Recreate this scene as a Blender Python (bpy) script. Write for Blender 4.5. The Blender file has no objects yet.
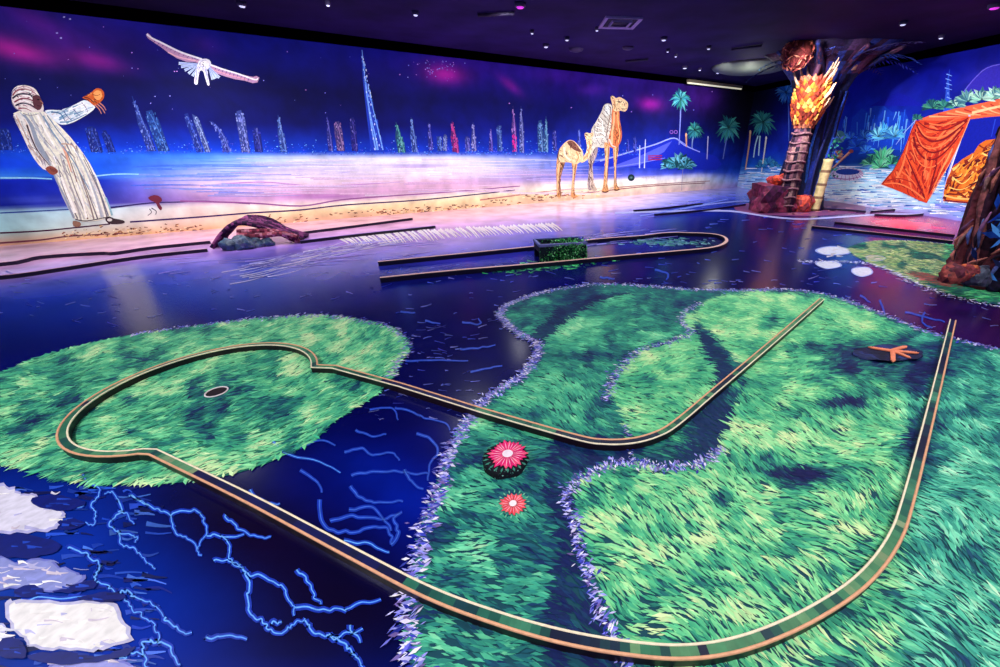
import bpy, bmesh, math, random
import numpy as np
from mathutils import Vector, Matrix, noise

# ------------------------------------------------------------------ camera
FPX, CX, CY = 389.0, 560.0, 333.0
PITCH = math.atan(186 / 389.0)
H = 1.4
CA, SA = math.cos(PITCH), math.sin(PITCH)
scn = bpy.context.scene
col = scn.collection
cam_d = bpy.data.cameras.new('camera')
cam = bpy.data.objects.new('camera', cam_d)
col.objects.link(cam)
cam.location = (0, 0, H)
cam.rotation_euler = (math.pi / 2 - PITCH, 0, 0)
cam_d.sensor_width = 36.0
cam_d.lens = 36.0 * FPX / 1000.0
cam_d.shift_x = -(CX - 500) / 1000.0
cam_d.shift_y = -(333.5 - CY) / 1000.0
cam_d.clip_start = 0.05
scn.camera = cam
scn.view_settings.view_transform = 'Standard'
scn.view_settings.look = 'None'
scn.view_settings.gamma = 1
scn.view_settings.use_curve_mapping = False
scn.view_settings.exposure = 0.0

# ------------------------------------------------------------------ world
w = bpy.data.worlds.new('world')
scn.world = w
w.use_nodes = True
w.node_tree.nodes['Background'].inputs[0].default_value = (0.55, 0.5, 1.0, 1)
w.node_tree.nodes['Background'].inputs[1].default_value = 0.35

CEIL = 3.3


def lamp_light(name, loc, target, power, colr=(1, 0.97, 1), size=1.3, blend=0.6, rad=0.09):
    d = bpy.data.lights.new(name, 'SPOT')
    d.energy = power
    d.color = colr
    d.spot_size = size
    d.spot_blend = blend
    d.shadow_soft_size = rad
    o = bpy.data.objects.new(name, d)
    col.objects.link(o)
    o.location = loc
    v = Vector(target) - Vector(loc)
    o.rotation_euler = v.to_track_quat('-Z', 'Y').to_euler()
    return o


# added spots that wash the walls and fill the floor, without fixtures
WASH = 290
for (x, y, tx, ty) in [(-5.9, 3.9, -8.3, 6.5), (-4.3, 5.0, -6.4, 7.7), (-2.6, 6.1, -4.3, 9.0), (-0.7, 7.3, -2.2, 10.4),
                       (1.3, 8.5, -0.1, 11.7), (3.2, 9.9, 2.2, 13.2), (4.0, 11.2, 4.4, 14.6)]:
    lamp_light('wall_fill_spot', (x, y, CEIL - 0.12), (tx, ty, 0.5), WASH * (1.6 if x > 3 else 1), (1.0, 0.98, 0.98), 1.75, 0.9)
for (x, y, tx, ty, e) in [(5.4, 13.2, 7.5, 13.4, 110), (5.0, 7.0, 8.5, 8.8, 560), (5.9, 5.2, 9.0, 6.6, 380), (4.2, 8.4, 8.0, 10.6, 640)]:
    lamp_light('wall_fill_spot', (x, y, CEIL - 0.12), (tx, ty, 0.5), e, (1.0, 0.98, 0.99), 1.5, 0.9)
for (x, y, e) in [(-5.61, 7.0, 160), (-5.61, 5.2, 190), (-1.0, 8.6, 230), (-1.43, 5.5, 130), (1.8, 10.7, 250), (3.9, 9.9, 220), (1.62, 6.5, 120),
                  (4.8, 8.1, 200), (3.7, 4.4, 150), (1.74, 3.1, 120), (6.0, 5.6, 230), (0.1, 4.4, 90), (-3.0, 0.9, 260), (-1.2, -0.6, 190), (0.8, -0.2, 170),
                  (2.6, 0.7, 190), (4.9, 2.2, 170), (-5.2, 1.2, 170)]:
    lamp_light('floor_fill_spot', (x, y, CEIL - 0.06), (x, y + 0.01, 0), e, (0.97, 0.97, 1.0), 2.3, 0.9)
# added spots to brighten the two artificial trees, without fixtures
lamp_light('tree_fill_spot', (3.9, 6.9, CEIL - 0.1), (5.6, 9.9, 1.5), 60, (1.0, 0.95, 0.98), 0.7, 0.7)
lamp_light('tree_fill_spot', (3.0, 2.0, CEIL - 0.1), (4.8, 4.1, 0.8), 95, (1.0, 0.95, 0.98), 0.8, 0.7)


# ------------------------------------------------------------------ geometry of the place
def ray(px, py):
    X = (px - CX) / FPX
    D = (py - CY) / FPX
    return (X, CA - D * SA, -SA - D * CA)


def F(px, py, h=0.0):
    r = ray(px, py)
    t = (h - H) / r[2]
    return Vector((r[0] * t, r[1] * t, h))


def at(px, py, Y):
    r = ray(px, py)
    t = Y / r[1]
    return Vector((r[0] * t, Y, H + r[2] * t))


def proj(x, y, z):
    v1 = y * CA - (z - H) * SA
    v2 = y * SA + (z - H) * CA
    if v1 < 0.12:
        v1 = 0.12
    return CX + FPX * x / v1, CY - FPX * v2 / v1


def proj_np(x, y, z):
    v1 = np.maximum(y * CA - (z - H) * SA, 0.12)
    v2 = y * SA + (z - H) * CA
    return CX + FPX * x / v1, CY - FPX * v2 / v1


A = F(0, 246)
C = F(737, 187)
d1 = (C - A).normalized()
n1 = Vector((d1.y, -d1.x, 0))           # towards the room
E2 = Vector((8.27, 9.02, 0))
d2 = (E2 - C).normalized()
n2 = Vector((d2.y, -d2.x, 0))


def wall_pt(P0, n, px, py, off):
    r = Vector(ray(px, py))
    p0 = P0 + n * off
    t = (p0 - Vector((0, 0, H))).dot(n) / r.dot(n)
    return Vector((0, 0, H)) + r * t


def WL(px, py, off=0.0):
    return wall_pt(C, n1, px, py, off)


def WR(px, py, off=0.0):
    return wall_pt(C, n2, px, py, off)


def FL(px, py, off=0.0):
    return F(px, py, off)


def lin(c):
    r = []
    for v in c[:3]:
        v = v / 255.0
        r.append(v / 12.92 if v <= 0.04045 else ((v + 0.055) / 1.055) ** 2.4)
    return (r[0], r[1], r[2], 1.0)


# ------------------------------------------------------------------ materials
def vmat(name, rough=0.6, spec=0.3, nscale=9.0, namt=0.12, bump=0.0, coat=0.0):
    m = bpy.data.materials.new(name)
    m.use_nodes = True
    nt = m.node_tree
    b = nt.nodes['Principled BSDF']
    at_ = nt.nodes.new('ShaderNodeAttribute')
    at_.attribute_name = 'Col'
    tc = nt.nodes.new('ShaderNodeTexCoord')
    nz = nt.nodes.new('ShaderNodeTexNoise')
    nz.inputs['Scale'].default_value = nscale
    nz.inputs['Detail'].default_value = 5
    mr = nt.nodes.new('ShaderNodeMapRange')
    mr.inputs['From Min'].default_value = 0.3
    mr.inputs['From Max'].default_value = 0.7
    mr.inputs['To Min'].default_value = 1 - namt
    mr.inputs['To Max'].default_value = 1 + namt
    mx = nt.nodes.new('ShaderNodeMix')
    mx.data_type = 'RGBA'
    mx.blend_type = 'MULTIPLY'
    mx.inputs['Factor'].default_value = 1
    nt.links.new(tc.outputs['Object'], nz.inputs['Vector'])
    nt.links.new(nz.outputs['Fac'], mr.inputs['Value'])
    nt.links.new(at_.outputs['Color'], mx.inputs['A'])
    nt.links.new(mr.outputs['Result'], mx.inputs['B'])
    nt.links.new(mx.outputs['Result'], b.inputs['Base Color'])
    b.inputs['Roughness'].default_value = rough
    b.inputs['Specular IOR Level'].default_value = spec
    b.inputs['Coat Weight'].default_value = coat
    if bump:
        bp = nt.nodes.new('ShaderNodeBump')
        bp.inputs['Strength'].default_value = bump
        bp.inputs['Distance'].default_value = 0.02
        nt.links.new(nz.outputs['Fac'], bp.inputs['Height'])
        nt.links.new(bp.outputs['Normal'], b.inputs['Normal'])
    return m


M_WALL = vmat('wall_mural_paint', 0.75, 0.15, 3.0, 0.25)
M_PAINT = vmat('mural_figure_paint', 0.75, 0.15, 30.0, 0.12)
M_FLOOR = vmat('glossy_floor_paint', 0.2, 0.42, 2.2, 0.3)
M_TURF = vmat('turf_paint', 0.6, 0.25, 40.0, 0.1)
M_FPAINT = vmat('floor_line_paint', 0.35, 0.4, 30.0, 0.15)
M_KERB = vmat('kerb_paint', 0.45, 0.4, 40.0, 0.12)
M_ROCK = vmat('painted_rock', 0.7, 0.3, 14.0, 0.55, 0.6)
M_BARK = vmat('painted_bark', 0.75, 0.25, 22.0, 0.5, 0.8)
M_PLAIN = vmat('plain_paint', 0.6, 0.3, 20.0, 0.08)
M_BLACK = vmat('matt_black_trim', 0.95, 0.0, 5.0, 0.1)
M_CEIL = vmat('ceiling_paint', 0.85, 0.1, 1.5, 0.3)


def emat(name, c, s):
    m = bpy.data.materials.new(name)
    m.use_nodes = True
    b = m.node_tree.nodes['Principled BSDF']
    b.inputs['Base Color'].default_value = lin(c)
    b.inputs['Emission Color'].default_value = lin(c)
    b.inputs['Emission Strength'].default_value = s
    return m


M_LENS = emat('lamp_lens', (215, 215, 255), 0.9)
M_LENSM = emat('magenta_lamp_lens', (230, 60, 230), 0.8)
M_TUBE = emat('warm_tube', (235, 230, 200), 0.6)


# ------------------------------------------------------------------ object helpers
def tag(o, label=None, cat=None, group=None, kind=None):
    if label:
        o['label'] = label
    if cat:
        o['category'] = cat
    if group:
        o['group'] = group
    if kind:
        o['kind'] = kind
    return o


def empty(name, loc, label, cat, group=None):
    o = bpy.data.objects.new(name, None)
    col.objects.link(o)
    o.location = loc
    o.empty_display_size = 0.1
    return tag(o, label, cat, group)


class MB:
    """collects polygons, each with its colour"""

    def __init__(s):
        s.v = []
        s.f = []
        s.c = []
        s.sm = []

    def face(s, pts, c, smooth=False):
        i = len(s.v)
        s.v += [tuple(p) for p in pts]
        s.f.append(tuple(range(i, i + len(pts))))
        s.c.append(c)
        s.sm.append(smooth)

    def mesh(s, verts, faces, c, smooth=False):
        i = len(s.v)
        s.v += [tuple(p) for p in verts]
        for k, f in enumerate(faces):
            s.f.append(tuple(i + q for q in f))
            s.c.append(c[k] if isinstance(c, list) else c)
            s.sm.append(smooth)

    def box(s, c0, sx, sy, sz, c, rz=0.0, tilt=None):
        m = Matrix.Rotation(rz, 3, 'Z')
        if tilt:
            m = m @ Matrix.Rotation(tilt, 3, 'X')
        vs = [Vector(c0) + m @ Vector((x * sx / 2, y * sy / 2, z * sz / 2)) for x in (-1, 1) for y in (-1, 1) for z in (-1, 1)]
        s.mesh(vs, [(0, 1, 3, 2), (4, 6, 7, 5), (0, 4, 5, 1), (2, 3, 7, 6), (0, 2, 6, 4), (1, 5, 7, 3)], c)

    def tube(s, pts, rad, c, n=8, caps=True, smooth=True, cfn=None, rfn=None):
        pts = [Vector(p) for p in pts]
        if not hasattr(rad, '__len__'):
            rad = [rad] * len(pts)
        rings = []
        prev = None
        for k, p in enumerate(pts):
            t = (pts[min(k + 1, len(pts) - 1)] - pts[max(k - 1, 0)]).normalized()
            if prev is None:
                a = t.cross(Vector((0, 0, 1)))
                if a.length < 0.1:
                    a = t.cross(Vector((1, 0, 0)))
                a.normalize()
            else:
                a = (prev - t * prev.dot(t)).normalized()
            prev = a
            b = t.cross(a)
            ring = []
            for j in range(n):
                an = 2 * math.pi * j / n
                rr = rad[k] * (rfn(k, j) if rfn else 1)
                ring.append(p + a * math.cos(an) * rr + b * math.sin(an) * rr)
            rings.append(ring)
        vs = [q for r in rings for q in r]
        fs = []
        cs = []
        for k in range(len(pts) - 1):
            for j in range(n):
                fs.append((k * n + j, k * n + (j + 1) % n, (k + 1) * n + (j + 1) % n, (k + 1) * n + j))
                cs.append(cfn(k, j) if cfn else c)
        if caps:
            fs.append(tuple(range(n))[::-1])
            cs.append(cfn(0, 0) if cfn else c)
            fs.append(tuple(range((len(pts) - 1) * n, len(pts) * n)))
            cs.append(cfn(len(pts) - 1, 0) if cfn else c)
        s.mesh(vs, fs, cs, smooth)

    def build(s, name, mat, parent=None, loc=None):
        me = bpy.data.meshes.new(name)
        off = Vector((0, 0, 0))
        if parent is not None:
            q_ = parent
            while q_ is not None:
                off = off + Vector(q_.matrix_basis.translation)
                q_ = q_.parent
        if loc is not None:
            off = Vector(loc)
        V = np.array(s.v, dtype=np.float64) - np.array(off)
        lt = np.fromiter((len(f) for f in s.f), dtype=np.int32)
        ls = np.concatenate(([0], np.cumsum(lt)[:-1])).astype(np.int32)
        li = np.fromiter((i for f in s.f for i in f), dtype=np.int32)
        me.vertices.add(len(V))
        me.vertices.foreach_set('co', V.ravel())
        me.loops.add(len(li))
        me.loops.foreach_set('vertex_index', li)
        me.polygons.add(len(lt))
        me.polygons.foreach_set('loop_start', ls)
        me.polygons.foreach_set('loop_total', lt)
        me.polygons.foreach_set('use_smooth', np.array(s.sm, dtype=bool))
        me.update(calc_edges=True)
        me.validate()
        ca = me.color_attributes.new('Col', 'FLOAT_COLOR', 'CORNER')
        cc = np.array([lin(c) for c in s.c], dtype=np.float32)
        ca.data.foreach_set('color', np.repeat(cc, lt, axis=0).ravel())
        me.materials.append(mat)
        o = bpy.data.objects.new(name, me)
        col.objects.link(o)
        if parent is not None:
            o.parent = parent
        elif loc is not None:
            o.location = loc
        return o


def smooth_line(pts, n=6, closed=False):
    P = [np.array(p, dtype=float) for p in pts]
    out = []
    N = len(P)
    rng = range(N if closed else N - 1)
    for i in rng:
        if closed:
            p0, p1, p2, p3 = P[(i - 1) % N], P[i], P[(i + 1) % N], P[(i + 2) % N]
        else:
            p0, p1, p2, p3 = P[max(i - 1, 0)], P[i], P[i + 1], P[min(i + 2, N - 1)]
        for k in range(n):
            t = k / n
            out.append(0.5 * ((2 * p1) + (-p0 + p2) * t + (2 * p0 - 5 * p1 + 4 * p2 - p3) * t * t + (-p0 + 3 * p1 - 3 * p2 + p3) * t ** 3))
    if not closed:
        out.append(P[-1])
    return [tuple(p) for p in out]


def jit(c, a, rnd):
    k = 1 + rnd.uniform(-a, a)
    return tuple(max(0, min(255, v * k + rnd.uniform(-a, a) * 20)) for v in c)


class Paint(MB):
    """flat artwork painted on a wall or on the floor: outlines traced in a zoomed frame"""

    def __init__(s, plane, ox=0.0, oy=0.0, sc=1.0, base=0.004, step=0.0012):
        super().__init__()
        s.pl, s.ox, s.oy, s.sc, s.off, s.step = plane, ox, oy, sc, base, step

    def T(s, x, y):
        return s.pl(s.ox + x / s.sc, s.oy + y / s.sc, s.off)

    def poly(s, pts, c, sm=0, jag=0):
        if sm:
            pts = smooth_line(pts, sm, True)
        s.face([s.T(*p[:2]) for p in pts], c)
        s.off += s.step

    def ell(s, cx, cy, rx, ry, c, rot=0, n=20):
        s.poly([(cx + rx * math.cos(a) * math.cos(rot) - ry * math.sin(a) * math.sin(rot),
                 cy + rx * math.cos(a) * math.sin(rot) + ry * math.sin(a) * math.cos(rot)) for a in
                [2 * math.pi * k / n for k in range(n)]], c)

    def line(s, pts, c, w0, w1=None, sm=4):
        """a tapering brush line, width in traced pixels"""
        if w1 is None:
            w1 = w0
        if sm and len(pts) > 2:
            pts = smooth_line(pts, sm)
        P = [np.array(p[:2], float) for p in pts]
        L = []
        R = []
        for k, p in enumerate(P):
            t = P[min(k + 1, len(P) - 1)] - P[max(k - 1, 0)]
            n_ = np.array((-t[1], t[0])) / (np.hypot(*t) + 1e-9)
            u = k / (len(P) - 1)
            ww = (w0 * (1 - u) + w1 * u) / 2
            L.append(s.T(*(p + n_ * ww)))
            R.append(s.T(*(p - n_ * ww)))
        for k in range(len(P) - 1):
            s.face([L[k], L[k + 1], R[k + 1], R[k]], c)
        s.off += s.step * 0.3


def hatch(p, poly, cols_, n, ang, L, w0, seed=1, curve=.15, spread=.15):
    """brush strokes kept inside a traced outline; ang may be a function of the point"""
    rr_ = random.Random(seed)
    xs_ = [q[0] for q in poly]
    ys_ = [q[1] for q in poly]
    k = 0
    tries = 0
    z0 = p.off
    while k < n and tries < n * 12:
        tries += 1
        x, y = rr_.uniform(min(xs_), max(xs_)), rr_.uniform(min(ys_), max(ys_))
        a_ = (ang(x, y) if callable(ang) else ang) + rr_.gauss(0, spread)
        l_ = L * rr_.uniform(.5, 1.3) / 2
        dx, dy = math.cos(a_) * l_, math.sin(a_) * l_
        if not (in1((x, y), poly) and in1((x - dx * 1.1, y - dy * 1.1), poly) and in1((x + dx * 1.1, y + dy * 1.1), poly)):
            continue
        b_ = l_ * rr_.uniform(-curve, curve)
        p.off = z0 + .0004 * rr_.random()
        p.line([(x - dx, y - dy), (x - dy / l_ * b_, y + dx / l_ * b_), (x + dx, y + dy)], jit(rr_.choice(cols_), .06, rr_), w0 * rr_.uniform(.5, 1.3), w0 * .2, 3)
        k += 1
    p.off = z0 + .0005


def in1(p, poly):
    x, y = p
    r = False
    j = len(poly) - 1
    for i in range(len(poly)):
        xi, yi = poly[i][0], poly[i][1]
        xj, yj = poly[j][0], poly[j][1]
        if (yi > y) != (yj > y) and x < (xj - xi) * (y - yi) / (yj - yi) + xi:
            r = not r
        j = i
    return r


def origin_of(mb):
    return Vector(np.array(mb.v).mean(axis=0))


def inpoly(x, y, poly):
    P = np.asarray(poly, float)
    x = np.asarray(x, float)
    y = np.asarray(y, float)
    r = np.zeros(x.shape, bool)
    j = len(P) - 1
    for i in range(len(P)):
        xi, yi, xj, yj = P[i, 0], P[i, 1], P[j, 0], P[j, 1]
        c = ((yi > y) != (yj > y)) & (x < (xj - xi) * (y - yi) / ((yj - yi) if yj != yi else 1e-9) + xi)
        r ^= c
        j = i
    return r


def bands(px, py, st, rows):
    """colour field of a mural: rows of (height per station, colour per station), blended between"""
    px = np.clip(px, st[0], st[-1])
    Y = [np.interp(px, st, r[0]) for r in rows]
    Cc = [np.stack([np.interp(px, st, [c[k] for c in r[1]]) for k in range(3)], -1) for r in rows]
    out = Cc[0].copy()
    for i in range(len(rows) - 1):
        t = np.clip((py - Y[i]) / np.maximum(Y[i + 1] - Y[i], 1e-3), 0, 1)
        m = py >= Y[i]
        cc = Cc[i] * (1 - t[..., None]) + Cc[i + 1] * t[..., None]
        out[m] = cc[m]
    return out


def blob(out, px, py, cx, cy, rx, ry, c, a=1.0, rot=0.0):
    dx, dy = px - cx, py - cy
    u = (dx * math.cos(rot) + dy * math.sin(rot)) / rx
    v = (-dx * math.sin(rot) + dy * math.cos(rot)) / ry
    k = (np.exp(-(u * u + v * v) * 1.2) * a)[..., None]
    out[:] = out * (1 - k) + np.array(c, float) * k


def tolin(a):
    a = np.clip(a, 0, 255) / 255.0
    return np.where(a <= 0.04045, a / 12.92, ((a + 0.055) / 1.055) ** 2.4)


def grid_surface(name, P, cols, mat):
    """P: (m,n,3) points, cols (m,n,3) srgb 0-255 -> one mesh with a colour per vertex"""
    m, n = P.shape[:2]
    me = bpy.data.meshes.new(name)
    me.vertices.add(m * n)
    me.vertices.foreach_set('co', P.reshape(-1))
    idx = np.arange(m * n).reshape(m, n)
    q = np.stack([idx[:-1, :-1], idx[1:, :-1], idx[1:, 1:], idx[:-1, 1:]], -1).reshape(-1, 4)
    nf = len(q)
    me.loops.add(nf * 4)
    me.loops.foreach_set('vertex_index', q.ravel().astype(np.int32))
    me.polygons.add(nf)
    me.polygons.foreach_set('loop_start', (np.arange(nf) * 4).astype(np.int32))
    me.polygons.foreach_set('loop_total', np.full(nf, 4, np.int32))
    me.update(calc_edges=True)
    ca = me.color_attributes.new('Col', 'FLOAT_COLOR', 'POINT')
    cc = np.concatenate([tolin(cols).reshape(-1, 3), np.ones((m * n, 1))], 1).astype(np.float32)
    ca.data.foreach_set('color', cc.ravel())
    me.materials.append(mat)
    o = bpy.data.objects.new(name, me)
    col.objects.link(o)
    return o


# ------------------------------------------------------------------ the room: floor
xs = np.arange(-12.5, 13.01, 0.05)
ys = np.arange(-1.6, 17.6, 0.05)
GX, GY = np.meshgrid(xs, ys, indexing='ij')
PXX, PYY = proj_np(GX, GY, np.zeros_like(GX))
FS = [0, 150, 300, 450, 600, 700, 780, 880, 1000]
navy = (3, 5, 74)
frows = [  # far rows mix painted shore with the beach reflection put into colour
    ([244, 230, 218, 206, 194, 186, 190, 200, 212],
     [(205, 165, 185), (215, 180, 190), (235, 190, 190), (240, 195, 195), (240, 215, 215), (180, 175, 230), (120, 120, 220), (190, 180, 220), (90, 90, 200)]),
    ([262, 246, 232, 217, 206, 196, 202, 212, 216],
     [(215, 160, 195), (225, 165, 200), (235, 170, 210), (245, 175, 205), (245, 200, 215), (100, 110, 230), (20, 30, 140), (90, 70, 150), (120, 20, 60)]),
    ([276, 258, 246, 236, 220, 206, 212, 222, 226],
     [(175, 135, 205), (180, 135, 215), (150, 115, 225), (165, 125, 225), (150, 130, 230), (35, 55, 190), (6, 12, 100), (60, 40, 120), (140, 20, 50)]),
    ([290, 272, 262, 256, 238, 220, 225, 240, 250],
     [(80, 75, 185), (70, 80, 200), (70, 80, 205), (70, 65, 200), (25, 40, 160), (6, 12, 100), (4, 6, 84), (50, 60, 150), (60, 60, 150)]),
    ([305, 290, 282, 275, 255, 240, 245, 260, 275],
     [(8, 26, 140), (6, 28, 140), (5, 20, 130), (5, 12, 115), (3, 6, 92), (3, 5, 84), (3, 4, 78), (5, 30, 140), (10, 40, 120)]),
    ([340, 330, 320, 310, 300, 290, 290, 300, 310],
     [(5, 8, 80), (4, 6, 78), navy, navy, navy, navy, (4, 4, 72), (4, 6, 90), (40, 10, 70)]),
    ([440, 440, 430, 420, 400, 380, 350, 340, 345],
     [(4, 20, 110), navy, navy, (3, 5, 80), navy, navy, navy, (30, 8, 66), (40, 10, 70)]),
    ([500, 500, 500, 500, 500, 500, 500, 500, 500],
     [(10, 45, 150), (6, 35, 140), (5, 14, 110), (3, 12, 110), navy, navy, navy, navy, navy]),
    ([600, 600, 600, 600, 600, 600, 600, 600, 600],
     [(25, 60, 160), (5, 40, 150), (5, 8, 60), (4, 14, 100), navy, navy, navy, navy, navy]),
    ([700, 700, 700, 700, 700, 700, 700, 700, 700],
     [(20, 50, 150), (5, 40, 150), (5, 16, 110), (4, 20, 110), navy, navy, navy, navy, navy]),
]
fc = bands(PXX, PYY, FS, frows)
blob(fc, PXX, PYY, 250, 530, 130, 55, (14, 2, 34), 0.95, 0.45)
blob(fc, PXX, PYY, 350, 600, 90, 40, (10, 2, 34), 0.9, 0.35)
blob(fc, PXX, PYY, 300, 640, 80, 30, (12, 4, 40), 0.7, 0.0)
blob(fc, PXX, PYY, 370, 470, 60, 30, (3, 30, 150), 0.6, 0.3)
blob(fc, PXX, PYY, 410, 500, 40, 30, (3, 30, 150), 0.6)
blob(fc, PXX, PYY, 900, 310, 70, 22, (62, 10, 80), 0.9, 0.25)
blob(fc, PXX, PYY, 905, 224, 62, 9, (250, 16, 60), 1.0, 0.08)  # red reflection painted into the floor colour
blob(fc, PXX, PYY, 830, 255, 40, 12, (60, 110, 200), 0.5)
blob(fc, PXX, PYY, 640, 244, 40, 6, (20, 50, 180), 0.5)
blob(fc, PXX, PYY, 470, 258, 60, 5, (60, 50, 190), 0.6)
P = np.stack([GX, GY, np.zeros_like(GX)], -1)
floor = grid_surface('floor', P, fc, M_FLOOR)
tag(floor, kind='structure')

# ------------------------------------------------------------------ the room: left mural wall
s_ = np.arange(-4.0, 18.551 + 0.001, 0.06)
s_ = np.append(s_, (C - A).length)
z_ = np.linspace(0, CEIL, 74)
S, Z = np.meshgrid(s_, z_, indexing='ij')
WX, WY = A.x + d1.x * S, A.y + d1.y * S
PX1, PY1 = proj_np(WX, WY, Z)
WS = [0, 100, 200, 300, 450, 600, 700, 740]
lrows = [
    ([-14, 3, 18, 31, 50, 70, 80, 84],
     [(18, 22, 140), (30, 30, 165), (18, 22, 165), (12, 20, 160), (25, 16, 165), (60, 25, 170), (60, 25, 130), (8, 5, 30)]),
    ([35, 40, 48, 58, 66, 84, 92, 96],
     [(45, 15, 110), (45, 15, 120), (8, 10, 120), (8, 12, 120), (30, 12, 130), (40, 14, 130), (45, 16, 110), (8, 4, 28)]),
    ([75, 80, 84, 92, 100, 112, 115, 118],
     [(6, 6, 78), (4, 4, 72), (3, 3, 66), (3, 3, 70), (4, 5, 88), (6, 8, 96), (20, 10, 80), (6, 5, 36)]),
    ([120, 120, 122, 124, 126, 130, 130, 130],
     [(6, 14, 110), (5, 12, 100), (4, 10, 96), (3, 8, 90), (5, 12, 110), (6, 20, 120), (10, 16, 100), (6, 10, 60)]),
    ([145, 148, 150, 152, 152, 152, 150, 148],
     [(10, 50, 190), (10, 60, 215), (10, 60, 210), (12, 60, 200), (14, 55, 200), (12, 50, 180), (14, 40, 170), (8, 30, 120)]),
    ([152, 155, 157, 158, 158, 160, 160, 158],
     [(12, 70, 215), (30, 100, 240), (70, 140, 250), (225, 236, 255), (240, 242, 255), (60, 90, 210), (16, 40, 180), (10, 40, 150)]),
    ([166, 166, 165, 170, 172, 170, 168, 168],
     [(10, 60, 215), (25, 90, 235), (110, 150, 250), (250, 246, 255), (254, 248, 255), (60, 80, 195), (14, 36, 170), (12, 60, 170)]),
    ([177, 176, 174, 184, 182, 178, 172, 173],
     [(60, 140, 235), (60, 130, 240), (190, 190, 245), (244, 220, 234), (228, 186, 212), (120, 120, 215), (60, 80, 200), (40, 90, 200)]),
    ([179, 180, 186, 194, 190, 181, 175, 175],
     [(10, 36, 190), (20, 50, 200), (238, 208, 230), (205, 155, 200), (215, 175, 205), (250, 238, 215), (190, 190, 230), (60, 100, 210)]),
    ([206, 204, 200, 200, 194, 185, 178, 178],
     [(8, 24, 150), (60, 60, 180), (170, 125, 190), (222, 185, 210), (240, 222, 218), (252, 240, 214), (240, 232, 225), (90, 130, 220)]),
    ([212, 209, 206, 206, 197, 187, 181, 180],
     [(165, 215, 225), (190, 220, 225), (245, 225, 215), (248, 232, 218), (250, 238, 205), (253, 238, 205), (245, 235, 220), (120, 160, 230)]),
    ([231, 226, 219, 213, 202, 191, 184, 183],
     [(165, 215, 215), (215, 215, 205), (240, 205, 190), (250, 222, 170), (248, 226, 170), (245, 215, 175), (240, 220, 200), (150, 160, 230)]),
    ([246, 238, 230, 221, 209, 196, 188, 187],
     [(222, 160, 130), (232, 180, 130), (235, 175, 135), (238, 180, 150), (240, 200, 160), (235, 190, 165), (235, 200, 190), (150, 140, 220)]),
]
lc = bands(PX1, PY1, WS, lrows)
for (cx_, cy_, rx, ry, c_, a_, ro) in [
    (15, 50, 50, 12, (190, 30, 150), 0.8, 0.25), (95, 60, 35, 10, (150, 25, 140), 0.75, 0.25), (35, 20, 45, 12, (110, 25, 150), 0.6, 0.5),
    (445, 73, 24, 12, (190, 30, 165), 0.95, 0.1), (510, 85, 16, 5, (130, 20, 150), 0.8, 0.7), (470, 62, 60, 10, (60, 18, 160), 0.6, 0.1),
    (205, 45, 22, 12, (60, 20, 130), 0.7, 0.3), (650, 104, 14, 8, (170, 25, 160), 0.85, 0.1), (705, 98, 18, 14, (90, 30, 150), 0.7, 0),
    (560, 75, 30, 8, (80, 25, 170), 0.6, 0.1), (350, 55, 40, 8, (8, 14, 130), 0.6, 0), (590, 90, 16, 6, (100, 30, 170), 0.5, 0),
    (80, 172, 90, 5, (10, 80, 230), 0.5, 0), (40, 200, 50, 4, (90, 110, 220), 0.5, 0), (300, 170, 60, 3, (150, 130, 230), 0.5, 0),
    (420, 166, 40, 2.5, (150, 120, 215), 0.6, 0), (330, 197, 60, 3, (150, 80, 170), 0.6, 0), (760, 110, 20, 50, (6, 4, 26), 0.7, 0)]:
    blob(lc, PX1, PY1, cx_, cy_, rx, ry, c_, a_, ro)
P = np.stack([WX, WY, Z], -1)
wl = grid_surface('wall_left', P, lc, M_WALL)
tag(wl, kind='structure')

# ------------------------------------------------------------------ the room: right mural wall
s_ = np.arange(0, 12.01, 0.05)
S, Z = np.meshgrid(s_, z_, indexing='ij')
WX, WY = C.x + d2.x * S, C.y + d2.y * S
PX2, PY2 = proj_np(WX, WY, Z)
RS = [737, 760, 820, 870, 930, 1000]
rrows = [
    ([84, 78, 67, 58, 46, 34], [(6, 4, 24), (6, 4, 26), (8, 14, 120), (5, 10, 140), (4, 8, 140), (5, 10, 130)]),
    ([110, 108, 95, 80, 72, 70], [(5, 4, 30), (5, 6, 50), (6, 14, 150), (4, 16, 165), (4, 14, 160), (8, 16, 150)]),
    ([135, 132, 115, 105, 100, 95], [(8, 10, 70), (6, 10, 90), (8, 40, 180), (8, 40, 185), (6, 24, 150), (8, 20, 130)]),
    ([152, 152, 145, 135, 130, 130], [(8, 40, 150), (8, 40, 160), (5, 30, 150), (8, 60, 190), (6, 30, 150), (6, 20, 120)]),
    ([166, 165, 165, 162, 160, 160], [(20, 90, 190), (20, 90, 190), (10, 50, 150), (6, 50, 130), (8, 40, 140), (6, 20, 110)]),
    ([176, 176, 172, 170, 172, 180], [(150, 200, 235), (150, 205, 240), (140, 200, 235), (140, 205, 238), (90, 150, 220), (20, 40, 130)]),
    ([188, 190, 192, 196, 205, 222], [(190, 200, 240), (200, 220, 245), (215, 238, 245), (225, 242, 248), (170, 200, 235), (80, 110, 205)]),
    ([190, 194, 199, 206, 217, 235], [(150, 140, 220), (160, 160, 225), (190, 190, 225), (200, 190, 225), (140, 120, 210), (90, 80, 190)]),
]
rc = bands(PX2, PY2, RS, rrows)
blob(rc, PX2, PY2, 900, 92, 25, 10, (30, 30, 170), 0.5)
blob(rc, PX2, PY2, 985, 75, 30, 10, (50, 40, 170), 0.7, -0.4)
P = np.stack([WX, WY, Z], -1)
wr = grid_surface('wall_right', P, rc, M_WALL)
tag(wr, kind='structure')

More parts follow.
